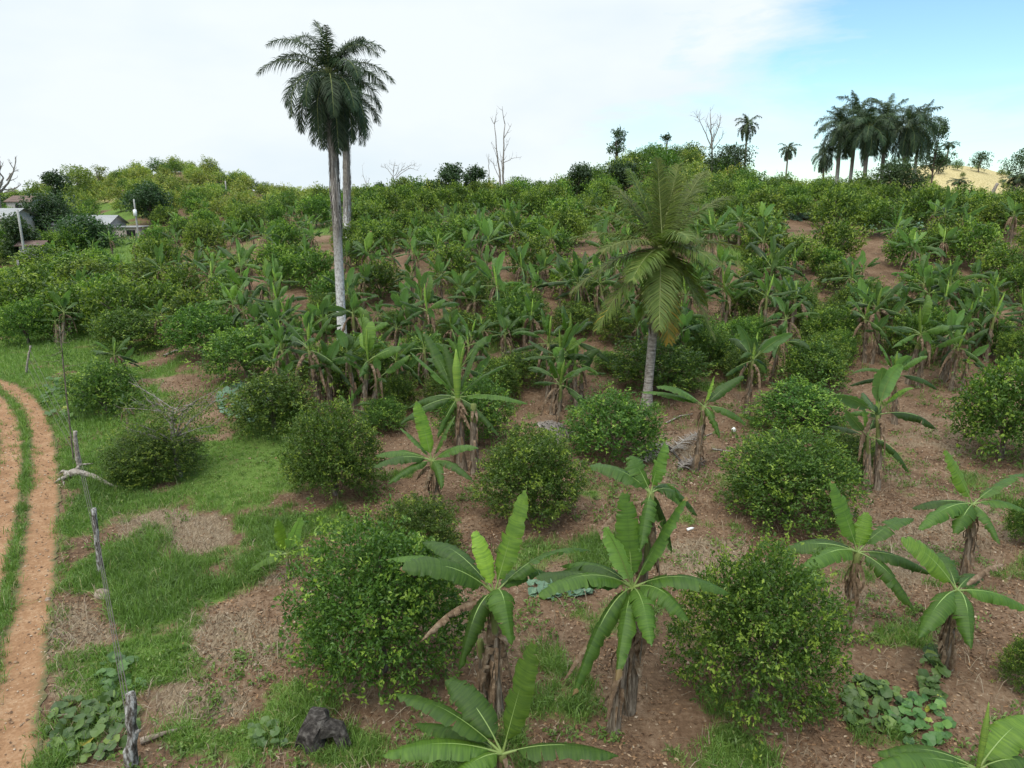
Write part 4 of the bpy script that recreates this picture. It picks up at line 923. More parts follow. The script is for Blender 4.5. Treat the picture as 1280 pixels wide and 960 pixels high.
tree(592, 92, 207, 40, 'dark open-crowned tree just beside the bare twin tree', lobes=7, n=480, sparse=.4, low=.3)
tree(538, 92, 226, 30, 'small dark tree on the crest below the umbrella-shaped bare tree', n=500, lobes=6, low=.1)
tree(504, 90, 223, 36, 'greyish rounded tree under the umbrella-shaped bare tree', 'shrub', n=500, lobes=6, low=.1, shade=.1)
tree(474, 90, 228, 26, 'tiny dark leafy tree on the crest next to the royal palm crowns', n=260, lobes=5, sparse=.4, low=.3)
tree(721, 90, 205, 46, 'dark open-topped tree on the crest, track side of the coconut palm', lobes=8, n=620, sparse=.3, low=.15); LM.append((721, 230, 'the open-topped dark tree'))
tree(779, 92, 203, 46, 'dense dark tree on the flank of the green mound', lobes=8, n=800, low=.05)
tree(904, 104, 184, 70, 'dark brownish scrubby tree under the bare tree on the mound', lobes=10, n=1000, low=.05, shade=.25)
tree(769, 106, 154, 30, 'slender sparse tree on the skyline at the track side of the mound', n=210, sparse=1, lobes=9, low=.4, leaf=.34); LM.append((770, 180, 'the sparse skyline tree'))
tree(829, 112, 163, 16, 'tiny sparse tree poking above the top of the mound', n=60, sparse=1, lobes=5, low=.6, leaf=.3)
tree(1160, 116, 143, 44, 'round leafy tree standing among the hilltop palms', lobes=10, n=1000, low=.35, shade=.5)
tree(1216, 160, 190, 28, 'small dark tree on the far end of the dry tan hill', n=350, lobes=6, low=.1)
tree(1268, 125, 181, 52, 'dark feathery tree beside the dry tan hill, at the picture edge', lobes=9, n=900, low=.1, shade=.5)
tree(1167, 150, 198, 22, 'small dark tree between the palm clump and the lone hill palm', n=260, lobes=6, low=.2)
tree(1115, 98, 198, 70, 'dense creeper-covered tree below the hilltop palm clump', lobes=10, n=1200, low=.0, shade=.55)
tree(1136, 106, 216, 44, 'broad dark green tree at the foot of the palm clump beside the tan hill', lobes=9, n=900, low=.0, shade=.5)

def bare(u, y, vt, spec, label, r0=.13, seed=1, twigs=5, name='bare_tree', vb=250, bark_='bare'):
    """a leafless tree: limbs given as (u, v) chains, twigs grown on them"""
    rng = seeded(seed); P = on_ground(u, y, vb); root = empty(name, P); first = True
    for chain, r in spec:
        mb = MB(); pts = []
        for k, (cu, cv) in enumerate(chain):
            p = at(cu, cv, y) - P
            if k == 0 and chain is spec[0][0]: p = np.array([p[0], 0, -.3])
            else: p[1] += rng.normal(0, .25) * (k > 0)
            pts.append(p)
        pts = np.array(pts); s = np.linspace(0, len(pts) - 1, len(pts) * 4)
        Q = np.stack([np.interp(s, range(len(pts)), pts[:, k]) for k in range(3)], 1) + rng.normal(0, .03, (len(s), 3)); tube(mb, Q, np.linspace(r, r * .3, len(s)), 6)
        L0 = np.linalg.norm(pts[-1] - pts[0])
        for k in range(twigs):
            i = int(rng.integers(len(Q) // 3, len(Q))); d = unit(rng.normal(0, 1, 3) + np.array([0, 0, .7]) + unit(pts[-1] - pts[0])); l = L0 * rng.uniform(.10, .26)
            q = bez(Q[i], Q[i] + d * l * .5 + rng.normal(0, .08, 3), Q[i] + d * l + UP * l * .2, np.linspace(0, 1, 6)); tube(mb, q, np.linspace(r * .35, r * .10, 6), 4)
            for _ in range(2):
                j = int(rng.integers(2, 6)); d2 = unit(d + rng.normal(0, .8, 3)); tube(mb, [q[j], q[j] + d2 * l * .25, q[j] + d2 * l * .5 + UP * l * .08], [r * .18, r * .12, r * .06], 3)
        mb.build('trunk' if first else 'limb', M[bark_], root, smooth=True); first = False
    return tag(root, label, 'bare tree', 'leafless trees')
bare(628, 94, 155, [([(629, 245), (629, 205), (631, 155)], .17), ([(626, 232), (622, 198), (618, 155)], .13), ([(611, 232), (611, 205), (610, 197)], .06), ([(628, 205), (640, 198), (652, 196)], .05), ([(624, 222), (617, 205), (610, 198)], .05), ([(622, 190), (614, 178)], .04), ([(630, 190), (638, 172)], .04)], 'tall bare twin-stemmed tree against the white sky on the crest', seed=4); LM.append((628, 210, 'the bare twin tree'))
bare(498, 96, 205, [([(492, 245), (493, 228), (492, 214)], .08), ([(492, 226), (500, 214), (506, 206)], .05), ([(492, 222), (485, 212), (478, 208)], .05), ([(495, 222), (512, 210), (523, 213)], .045), ([(494, 220), (500, 208), (488, 205)], .04), ([(500, 214), (515, 206), (522, 208)], .04)], 'wide umbrella-shaped bare tree on the crest beyond the royal palms', seed=5, twigs=7)
bare(455, 92, 222, [([(459, 245), (457, 228), (452, 218)], .06), ([(458, 232), (463, 222)], .04)], 'small bare stick-like tree at the side of the shaggy palm', seed=6, twigs=3)
bare(890, 108, 140, [([(891, 210), (890, 180), (888, 142)], .16), ([(890, 185), (880, 162), (872, 148)], .09), ([(890, 178), (899, 158), (901, 144)], .08), ([(889, 190), (902, 172), (903, 165)], .06), ([(888, 165), (882, 150)], .05)], 'bare many-branched tree on the crown of the mound', seed=7, twigs=8); LM.append((890, 180, 'the bare tree on the mound'))
bare(4, 88, 205, [([(-2, 262), (0, 240), (6, 222)], .3), ([(0, 240), (10, 228), (22, 205)], .16), ([(2, 238), (14, 236), (24, 232)], .12), ([(-2, 236), (-4, 215), (-1, 202)], .14), ([(8, 226), (14, 212), (13, 204)], .09), ([(6, 240), (16, 238), (20, 240)], .08)], 'thick pale-limbed bare tree at the edge of the picture above the grey roof', r0=.3, seed=8)

# ------------------------------------------------------------------ shrubs on the far hills
SHR = [Pool(lambda k=k: bush(240, 6, .26, seeded(600 + k), [.2, .35, .5][k], .4, 'hillside_shrub', M['shrub'], 1.6, 2.5)) for k in range(3)]
DSH = Pool(lambda: bush(240, 6, .24, seeded(610), .1, .4, 'hillside_shrub', M['citrus'], 1.6, 2.5))
def put_shrub(u, y, W, dark=False):
    P = on_ground(u, y, 235); pool = DSH if dark else SHR[int(RNG.integers(3))]
    o = pool.place(P, RNG.uniform(0, 6.28), (W / 3.3, W / 3.3, W / 3.3 * RNG.uniform(.8, 1.15))); tag(o, '', 'shrub', 'shrubs on the far hills')
    uu, vv = uvof(P + UP * 1.2); AUTO.append((o, 'hillside shrub', uu, vv)); PLANTS.append((P[0], P[1], W * .4))
def too_close(x, y, r):
    Q = np.array(PLANTS); return bool((((Q[:, 0] - x) ** 2 + (Q[:, 1] - y) ** 2) < (Q[:, 2] * .8 + r) ** 2).any())
LM += [(105, 230, 'the light green hillside tree'), (128, 212, 'the half-bare skyline tree'), (72, 235, 'the dark upright tree'), (904, 207, 'the dark scrub on the mound'), (1160, 170, 'the round tree among the palms'), (931, 175, 'the taller lone palm'), (982, 205, 'the shorter lone palm'), (1216, 205, 'the small tan-hill tree'), (498, 222, 'the umbrella-shaped bare tree'), (779, 225, 'the dense mound-flank tree'), (1268, 215, 'the dark feathery edge tree'), (1115, 230, 'the creeper-covered tree'), (600, 300, 'the red gap below the bare twin tree'), (1120, 290, 'the bare strip below the palms'), (1010, 285, 'the smaller bare strip')]
LM += [(230, 210, 'the round hilltop'), (30, 300, 'the utility pole by the house'), (157, 283, 'the cement house'), (285, 240, 'the pole on the hillside'), (1240, 238, 'the leaning dead trunk'), (1190, 220, 'the tan hill'), (850, 190, 'the green mound')]
ns = 0
for k in range(5200):
    x, y = fan(1, 84, 172, .72, 2.0); x, y = float(x[0]), float(y[0]); z = float(terr(x, y)); u, v = uvof((x, y, z)); a_ = x / y
    left = u < 420 and y < 152 and y > (90 if u > 176 else 104); mound = 735 < u < 925 and 92 < y < 121; tanh = 1130 < u < 1290 and y > 130 and RNG.random() < .2; crest = y > 88 and y < 112 and u < 1090 and RNG.random() < .4
    if not (left or mound or tanh or crest) or ns > 298: continue
    if v > 275 or u < -40 or u > 1320 or (left and y > 108 and fbm(x * .08, y * .08, 55, 2) < .36 and RNG.random() < .8): continue
    W = (RNG.uniform(2.2, 3.6) if left else RNG.uniform(2.6, 4.4)) if not tanh else RNG.uniform(1.0, 2.2)
    if too_close(x, y, W * .40): continue
    put_shrub(az(u, v) and u, y, W, dark=(RNG.random() < ('L' if 0 else .22 if left else .5 if mound else .6))); ns += 1
print('shrubs', ns)

# ------------------------------------------------------------------ the orchard rows up the slope
BARE = [(1010, 300, 22, 26), (600, 296, 15, 12), (690, 303, 14, 14), (1120, 300, 30, 16), (745, 455, 45, 26), (190, 410, 14, 30), (620, 395, 14, 10), (1160, 560, 60, 60), (15, 358, 40, 16), (157, 285, 26, 12), (940, 290, 12, 10), (640, 545, 30, 25)]
def lattice(y0, y1, sp, rot):
    n = int(260 / sp); g = (np.arange(-n, n) + .0) * sp; GX, GY = np.meshgrid(g, g); c, s = math.cos(rot), math.sin(rot)
    row = np.broadcast_to(np.arange(2 * n)[:, None], GX.shape).ravel(); x = (GX * c - GY * s).ravel(); y = (GX * s + GY * c).ravel()
    k = (y > y0) & (y < y1) & (np.abs(x) < .80 * y); return x[k], y[k], row[k]
nb = na = 0; cand = []
def rows(y0, y1, sa, sc, rot):              # bushes sa apart along a row, rows sc apart, running up the slope
    n = int(260 / sa); GX, GY = np.meshgrid(np.arange(-n, n) * sa, np.arange(-int(260 / sc), int(260 / sc)) * sc); c, s = math.cos(rot), math.sin(rot)
    x = (GX * c - GY * s).ravel(); y = (GX * s + GY * c).ravel(); k = (y > y0) & (y < y1) & (np.abs(x) < .80 * y); return x[k], y[k]
for y0, y1, sa, sc in ((31, 58, 2.9, 4.5), (58, 104, 3.3, 5.2)):
    x, y = rows(y0, y1, sa, sc, 1.33); x = x + RNG.normal(0, .3, len(x)); y = y + RNG.normal(0, .45, len(y)); cand += [(a_, b_, 0) for a_, b_ in zip(x, y)]
c2 = []
for y0, y1, sp in ((29, 58, 2.3), (58, 100, 3.6)):
    x, y, row = lattice(y0, y1, sp, .35); x = x + RNG.normal(0, sp * .25, len(x)); y = y + RNG.normal(0, sp * .25, len(y)); c2 += [(a_, b_, 1) for a_, b_ in zip(x, y)]
RNG.shuffle(cand); RNG.shuffle(c2); cand = [tuple(c) for c in cand] + [tuple(c) for c in c2]
for x, y, row in cand:
    z = float(terr(x, y)); u, v = uvof((x, y, z))
    if u < -30 or u > 1315 or v > 432: continue
    if u < 330 and y > 99: continue
    if u > 1120 and y > 80: continue
    if 60 < u < 176 and 66 < y < 90 and v < 312: continue
    if 730 < u < 930 and y > 95: continue
    if any(abs(u - cu) < ru and abs(v - cv) < rv for cu, cv, ru, rv in BARE) and RNG.random() < .9: continue
    rel = y / 100
    pb = .10 if u < 95 else .30 if (u < 260 and v > 360) else (.46 if 297 < v < 435 else .14)
    if 930 < u and 300 < v < 400: pb = .5
    if u < 420 and 250 < v <= 297: pb = .4
    if u > 860 and 297 < v < 470: pb = .44
    isb = RNG.random() < pb
    if row % 2: isb = isb and RNG.random() < .8
    if isb:
        if na >= 265 or too_close(x, y, .2): continue
        put_banana(np.array([x, y, z]), RNG.uniform(.72, 1.08) * (1 - .36 * min(1, max(0, (y - 38) / 40)))); na += 1
    else:
        W = RNG.uniform(2.1, 3.1) * (1.15 if u < 260 or v < 300 else 1)
        if nb >= 235 or too_close(x, y, W * .30): continue
        put_bush(np.array([x, y, z]), W, W * RNG.uniform(.74, 1.0)); PLANTS.append((x, y, W * .5)); nb += 1
# the middle of the picture, row by row between the plants placed one by one
x, y, row = lattice(22, 40, 1.7, .35); x = x + RNG.normal(0, .4, len(x)); y = y + RNG.normal(0, .4, len(y)); nf = 0
for x, y in sorted(zip(x, y), key=lambda c: c[1]):
    z = float(terr(x, y)); u, v = uvof((x, y, z))
    if not (235 < u < 1275 and 385 < v < (535 if u < 740 else 480)) or nf > 84 or any(abs(u - cu) < ru and abs(v - cv) < rv for cu, cv, ru, rv in BARE) or (u < 330 and v > 455): continue
    if RNG.random() < .62:
        if too_close(x, y, .1): continue
        put_banana(np.array([x, y, z]), RNG.uniform(.75, 1.1), True)
    else:
        W = RNG.uniform(1.7, 2.6)
        if too_close(x, y, W * .12): continue
        put_bush(np.array([x, y, z]), W, W * RNG.uniform(.68, .9)); PLANTS.append((x, y, W * .5))
    nf += 1
print('fill', nf, 'orchard bananas', na, 'bushes', nb)
# ------------------------------------------------------------------ houses, poles
def box(mb, c, s, mat=0, rz=0):
    c = np.asarray(c, float); hx, hy, hz = np.asarray(s, float) / 2; V = np.array([(x, y, z) for x in (-hx, hx) for y in (-hy, hy) for z in (-hz, hz)])
    if rz: V = np.stack([V[:, 0] * math.cos(rz) - V[:, 1] * math.sin(rz), V[:, 0] * math.sin(rz) + V[:, 1] * math.cos(rz), V[:, 2]], 1)
    mb.add(V + c, None, [(0, 1, 3, 2), (4, 6, 7, 5), (0, 4, 5, 1), (2, 3, 7, 6), (0, 2, 6, 4), (1, 5, 7, 3)], None, mat)
def gable(mb, L, Wd, z, rise, over=.3, th=.06, corr=.2):
    """corrugated sheet roof, ridge along x"""
    n = int(L / corr) * 2; x = np.linspace(-L / 2 - over, L / 2 + over, n); w = .018 * (np.arange(n) % 2)
    for sg in (-1, 1):
        e = np.stack([x, np.full(n, sg * (Wd / 2 + over)), z - rise * over / (Wd / 2) + w], 1); r = np.stack([x, np.zeros(n), np.full(n, z + rise) + w], 1)
        V = np.concatenate([e, r, e - UP * th, r - UP * th]); i = np.arange(n - 1)
        mb.add(V, None, np.concatenate([np.stack([i, i + 1, i + n + 1, i + n], 1), np.stack([i + 2 * n, i + 3 * n, i + 3 * n + 1, i + 2 * n + 1], 1), np.stack([i, i + 2 * n, i + 2 * n + 1, i + 1], 1)]))
def house(u, y, vbase, L, Wd, hh, rise, rz, label, roofm='roofgrey', wallm='render', wins=((.3, .55),), name='house', cat='house', z=None):
    P = on_ground(u, y, vbase)
    if z is not None: P[2] = z
    root = empty(name, P, rz)
    mb = MB(); t = .15
    box(mb, (0, -Wd / 2, hh / 2 - .4), (L, t, hh + .8)); box(mb, (0, Wd / 2, hh / 2 - .4), (L, t, hh + .8))
    for sg in (-1, 1):
        box(mb, (sg * (L / 2 - t / 2 - .003), 0, hh / 2 - .4), (t, Wd - t - .01, hh + .79))
        x = sg * (L / 2 - t / 2 - .003); V = [(x, -Wd / 2, hh), (x, Wd / 2, hh), (x, 0, hh + rise - .05)]; mb.add(V, [(0, 1, 2)])
    w = mb.build('wall', M[wallm], root)
    mb = MB(); gable(mb, L, Wd, hh, rise); mb.build('roof', M[roofm], root)
    for fx_, fz in wins:
        wn = MB(); box(wn, (L * (fx_ - .5), -Wd / 2 - t / 2 - .006, hh * fz), (1.0, .03, .95)); wo_ = wn.build('window', M['dark'], root)
        fr = MB()
        for dx in (-.54, .54): box(fr, (L * (fx_ - .5) + dx, -Wd / 2 - t / 2 - .02, hh * fz), (.08, .06, 1.1))
        box(fr, (L * (fx_ - .5), -Wd / 2 - t / 2 - .03, hh * fz - .52), (1.2, .1, .08)); fr.build('frame', M['concrete'], wo_)
    return tag(root, label, cat, 'houses by the track')
hz = lambda v, y: H + slope(v) * y
house(98, 86, 296, 9.0, 5.0, 2.3, .9, .10, 'cement house with a long grey sheet roof and one dark window among the bushes', wins=((.90, .55),), z=hz(280, 86) - 2.2)
house(-8, 80, 300, 7.0, 5.0, 2.5, .9, .05, 'grey-roofed house cut by the picture edge under the bare white-limbed tree', wins=((.75, .55), (.3, .55)), z=hz(271, 80) - 2.5)
house(36, 105, 262, 3.6, 3.4, 2.0, .7, -.1, 'small shed with a rusty red roof behind the dark trees', 'rust', 'concrete', wins=((.5, .5),), name='shed', cat='shed', z=hz(250, 105) - 2.1)
house(42, 70, 303, 2.0, 1.4, .6, .3, .15, 'low rusty roofed pen at the foot of the utility pole', 'rust', 'concrete', wins=(), name='animal_pen', cat='shed', z=hz(306, 70) - .5)
ax = [o for o in bpy.data.objects if o.name.startswith('house')][0]
mb = MB(); box(mb, (6.1, -.4, .72), (3.1, 3.0, 2.24)); an = mb.build('annex_wall', M['render'], ax)
mb = MB(); box(mb, (6.1, -.4, 1.9), (3.5, 3.4, .10)); mb.build('annex_roof', M['roofgrey'], ax)
mb = MB(); box(mb, (6.7, -1.93, 1.15), (.95, .05, .8)); mb.build('annex_window', M['dark'], an)
def pole(u, y, vb, vt, r, label, fit=None, name='utility_pole', mat='concrete', cat='pole', lean=0, arm=True):
    P = on_ground(u, y, vb); h = hz(vt, y) - P[2]; root = empty(name, P); t = np.linspace(0, 1, 5)[:, None]
    mb = MB(); tube(mb, np.array([0, 0, -.4]) + np.array([lean, 0, h + .4]) * t, np.linspace(r, r * .7, 5), 8); mb.build('post', M[mat], root, smooth=True)
    if arm:
        mb = MB(); box(mb, (lean * .95, 0, h - .5), (1.3, .09, .09)); ar = mb.build('crossarm', M['bark'], root)
        mb = MB()
        for dx in (-.55, .0, .55): tube(mb, [(lean * .95 + dx, 0, h - .45), (lean * .95 + dx, 0, h - .38), (lean * .95 + dx, 0, h - .28)], [.05, .07, .04], 6)
        mb.build('insulator', M['white'], ar)
    if fit:
        mb = MB(); tube(mb, [(lean + .1, -.35, fit - .38), (lean + .1, -.3, fit - .34), (lean + .1, -.3, fit + .34), (lean + .1, -.3, fit + .38)], [.04, .19, .19, .04], 10); mb.build('transformer', M['white'], root, smooth=True)
    return tag(root, label, cat, 'poles near the houses')
pole(33, 66, 330, 262, .13, 'grey utility pole standing before the grey-roofed houses', arm=False)
P_ = on_ground(173, 84, 295)
pole(173, 84, 295, 249, .11, 'utility pole carrying a white transformer beside the cement house', arm=False, fit=float(hz(266, 84) - P_[2]))
pole(285, 118, 262, 226, .13, 'thin pale pole on the bare strip of the hillside', arm=False)
pole(24, 62, 338, 325, .12, 'short pale fence stake by the small green field at the picture edge', name='fence_post', mat='lichen', arm=False)
def deadtrunk():
    P = on_ground(1236, 96, 250); root = empty('dead_trunk', P); top = at(1247, 229, 96) - P
    mb = MB(); t = np.linspace(0, 1, 9); tube(mb, bez(np.array([-.1, 0, -.3]), np.array([.1, .1, top[2] * .5]), top, t), np.linspace(.36, .16, 9), 9, jitter=.05); mb.build('trunk', M['bare'], root, smooth=True)
    mb = MB(); tube(mb, [(0, .2, -.2), (-.5, .2, .7), (-.8, .3, 1.3)], [.2, .15, .06], 7); mb.build('stub', M['bare'], root, smooth=True)
    return tag(root, 'pale dead trunk stump leaning on the crest below the tan hill', 'dead trunk')
deadtrunk()

# ------------------------------------------------------------------ fence posts, pole, log, rocks near the track
def post(ub, vb, ut, vt, r, label, mat='lichen', name='fence_post', dy=0.0, knots=True, n=10, cat='fence post', seed=0):
    rng = seeded(40 + seed); P = ground(ub, vb); top = at(ut, vt, P[1] + dy) - P; t = np.linspace(0, 1, n)
    Q = np.array([0, 0, -.25]) + (top - np.array([0, 0, -.25])) * t[:, None] + rng.normal(0, r * .18, (n, 3)); mb = MB(); tube(mb, Q, r * np.linspace(1.1, .8, n) * rng.uniform(.88, 1.12, n), 10, jitter=.07, rng=rng)
    root = mb.build(name, M[mat], None, smooth=True, loc=tuple(P)); 
    if knots:
        k = MB(); q = Q[n // 2]; tube(k, [q, q + np.array([r * 1.5, -r * .6, r])], [r * .5, r * .22], 6); k.build('branch_stub', M[mat], root, smooth=True)
    tag(root, label, cat, 'old wooden posts of the wire fence'); return P, P + top
pA = post(163, 957, 162, 868, .085, 'stout lichen-spotted fence post standing among the broad vine leaves', seed=1)
pB = post(125, 716, 117, 636, .065, 'thin mottled fence post leaning in tall grass near the pale rock', seed=2)
pC = post(98, 590, 94, 538, .07, 'pale lower fence post above the fallen driftwood log', 'driftwood', seed=3)
pD = post(92, 580, 74, 408, .022, 'thin dark leaning pole with a twiggy grey top at the fence line', 'bark', 'leaning_pole', knots=False, n=16, cat='pole', seed=4)
mb = MB(); rng = seeded(3)
top = pD[1] - pD[0]
for k in range(16):
    b = top * rng.uniform(.72, 1.0); d = unit(rng.normal(0, 1, 3) + np.array([0, 0, .5])); l = rng.uniform(.2, .7); tube(mb, [b, b + d * l * .5, b + d * l + UP * .1], [.007, .005, .003], 4)
TW_ = [o for o in bpy.data.objects if o.name.startswith('leaning_pole')][0]
mb.build('twigs', M['bark'], TW_)
n = 420; Pp = top * rng.uniform(.7, 1.03, (n, 1)) + rng.normal(0, .22, (n, 3)); mb = MB(); diamonds(mb, Pp, unit(rng.normal(size=(n, 3))), unit(rng.normal(size=(n, 3)) + UP), rng.uniform(.04, .09, n), .03, np.clip(rng.normal(.3, .2, n), 0, 1)); mb.build('leaves', M['citrus'], TW_)
pE = post(30, 468, 38, 432, .05, 'pale crooked stake in the long grass beyond the track bend', 'driftwood', seed=5)
def wire():
    mb = MB(); top = [pE, pC, pB, pA]
    for lv in (.35, .62, .88):
        for a_, b_ in zip(top[:-1], top[1:]):
            p = a_[0] + (a_[1] - a_[0]) * lv; q = b_[0] + (b_[1] - b_[0]) * lv; t = np.linspace(0, 1, 14)[:, None]; c = p + (q - p) * t - UP * (.10 * 4 * t * (1 - t)); tube(mb, c, .006, 4, caps=False)
    p = pA[0] + (pA[1] - pA[0]) * .8; q = np.array([p[0] + .3, 5.0, .9]); tube(mb, np.linspace(p, q, 4), .0035, 4)
    return tag(mb.build('fence_wire', M['wire']), 'slack rusty wire strands strung between the old fence posts', 'wire')
wire()
def log():
    P = ground(95, 600); root = empty('fallen_log', P); mb = MB(); rng = seeded(8)
    e = ground(150, 612) - P; tube(mb, [np.array([-.35, .1, .12]), np.array([-.05, 0, .24]), np.array([.25, -.02, .22]), np.array([.62, -.1, .12]), e * .75 + UP * .1, e + UP * .06], [.07, .11, .085, .08, .065, .03], 9, jitter=.1, rng=rng); mb.build('stem', M['driftwood'], root, smooth=True)
    for a_ in ([(-.05, 0, .2), (-.32, -.25, .12), (-.45, -.3, .02)], [(.0, 0, .24), (.1, .15, .42), (.45, .2, .44)], [(-.2, .05, .15), (-.3, -.1, .05), (-.12, -.42, -.02)], [(-.1, 0, .2), (-.5, .2, .2), (-.62, .2, .1)]):
        mb = MB(); tube(mb, a_, [.06, .04, .015], 7, jitter=.1, rng=rng); mb.build('branch', M['driftwood'], root, smooth=True)
    return tag(root, 'pale fallen driftwood log with broken roots lying in the grass beside the track', 'log'); 
log()
def rock(u, v, w, d, h, label, mat='stone', name='rock', seed=0, cat='rock', group=None):
    P = ground(u, v); rng = seeded(seed); n, m_ = 12, 16; th = np.linspace(0, math.pi, n); ph = np.linspace(0, 2 * math.pi, m_, endpoint=False); T_, Q = np.meshgrid(th, ph, indexing='ij')
    D = np.stack([np.sin(T_) * np.cos(Q), np.sin(T_) * np.sin(Q), np.cos(T_)], -1); rr = .8 + .55 * (fbm(D[..., 0] * 2 + 30 + seed * 5, D[..., 1] * 2 + D[..., 2] * 2.5 + 30, seed, 4) - .4)
    V = D * rr[..., None] * np.array([w / 2, d / 2, h]); i = np.arange(n - 1)[:, None] * m_; j = np.arange(m_)[None]
    mb = MB(); mb.add(V.reshape(-1, 3), None, np.stack([i + j, i + m_ + j, i + m_ + (j + 1) % m_, i + (j + 1) % m_], -1).reshape(-1, 4)); o = mb.build(name, M[mat], loc=tuple(P)); return tag(o, label, cat, group)
rock(129, 745, .42, .34, .2, 'pale tan rock half sunk in the grass near the thin fence post', seed=2)
rock(60, 750, .14, .12, .07, 'small grey stone at the grassy edge of the track', seed=4)
def stump():
    P = ground(398, 930); root = empty('rotten_stump', P); mb = MB(); rng = seeded(6)
    tube(mb, [(-.12, 0, -.1), (-.10, 0, .25), (.02, .02, .46), (.16, .03, .52)], [.22, .19, .17, .08], 11, jitter=.14, rng=rng); mb.build('trunk', M['darkwood'], root)
    mb = MB(); tube(mb, [(.1, 0, .3), (.32, -.02, .28), (.42, -.05, .05), (.42, -.05, -.05)], [.16, .13, .11, .1], 9, jitter=.14, rng=rng); mb.build('root_arch', M['darkwood'], root)
    return tag(root, 'dark rotten tree stump with a hollow side below the big dark citrus bush', 'stump')
stump()
def stick(pts, r, label, mat='driftwood', name='fallen_branch', group='fallen branches and fronds'):
    P = ground(*pts[0]); mb = MB(); Q = np.array([ground(*p) - P + UP * (r + .02) for p in pts]); tube(mb, Q, np.linspace(r, r * .4, len(pts)), 6, jitter=.08); return tag(mb.build(name, M[mat], loc=tuple(P), smooth=True), label, 'branch', group)
stick([(176, 932), (205, 922), (232, 914)], .05, 'rotting brown log on the ground beside the stout fence post', 'stone', 'rotten_log')
stick([(832, 531), (850, 522), (866, 519)], .035, 'pale curved branch lying beside the coconut palm foot')
stick([(880, 547), (890, 543), (905, 541)], .02, 'thin pale stick behind the slender banana plant')
stick([(890, 563), (912, 566), (928, 570)], .025, 'thin straight pale stick downhill of the white litter')
stick([(835, 560), (850, 578), (862, 590)], .05, 'dark fallen branch at the foot of the slender banana plant', 'darkwood')
stick([(628, 445), (650, 438), (668, 436)], .07, 'whitish dead branch pile on bare soil uphill of the rolled-leaf clump', 'bare')
stick([(352, 452), (366, 470), (374, 488)], .05, 'brown dead branch behind the lawn-top bush', 'bark')
stick([(205, 447), (220, 440), (238, 442)], .06, 'grey branch on the bare red strip between bushes uphill of the lawn', 'bare')
def dead_frond(u, v, du, dv, label, name='fallen_frond', L=.5, group='fallen branches and fronds'):
    P = ground(u, v); e = ground(u + du, v + dv) - P; rng = seeded(int(u)); o = frond(np.array([0, 0, .08]), e * .5 + UP * .3, e + UP * .06, rng, 40, L, .03, .5, .2, .1, .5, 0, rr=.03).build(name, [M['frondgrey'], M['bare']], loc=tuple(P)); return tag(o, label, 'fallen frond', group)
dead_frond(838, 568, 40, -26, 'dry grey coconut frond lying on bare soil beside the slender banana plant')
dead_frond(832, 556, -26, 22, 'dry frond lying behind the long-leaved banana plant, downhill of the palm')
dead_frond(848, 590, 30, -14, 'dry brown frond curled at the foot of the slender banana plant')
def heap():
    P = ground(690, 548); root = empty('frond_heap', P); rng = seeded(12)
    for k in range(9):
        a_ = rng.uniform(0, 6.28); o = np.array([math.cos(a_), math.sin(a_) * .6, 0]); s = o * -rng.uniform(.3, .7); frond(s + UP * rng.uniform(.2, .55), UP * .75 + o * .1, o * rng.uniform(.6, 1.0) + UP * .04, rng, 26, .45, .035, .8, .3, .05, .5, 0, rr=.03).build('frond', [M['frondgrey'], M['bare']], root)
    return tag(root, 'heap of dry grey fronds on the soil behind the round clearing bush', 'frond heap')
heap()
def litter(u, v, s, label, name, rz, kind):
    P = ground(u, v); root = None; mb = MB()
    if kind == 0:
        tube(mb, [(-s, 0, .04), (-s * .95, 0, .04), (s * .5, 0, .04), (s * .65, 0, .04), (s * .7, 0, .04), (s, 0, .04)], [.01, .035, .035, .02, .014, .014], 9)
    else:
        t = np.array([0, .01, .10, .13, .15, .17]); tube(mb, np.stack([t * 0, t * 0, t], 1), [.02, .075, .08, .06, .03, .03], 10)
    o = mb.build(name, M['white'], loc=tuple(P), smooth=True); o.rotation_euler = (0, 0, rz); return tag(o, label, 'bottle' if kind == 0 else 'jug', 'white litter')
litter(863, 663, .11, 'small white plastic bottle on bare soil downhill of the broad yellow-tipped bush', 'plastic_bottle', .5, 0)
litter(917, 540, .2, 'white plastic jug lying among brown litter beside the shaggy banana stem', 'plastic_jug', .3, 1)

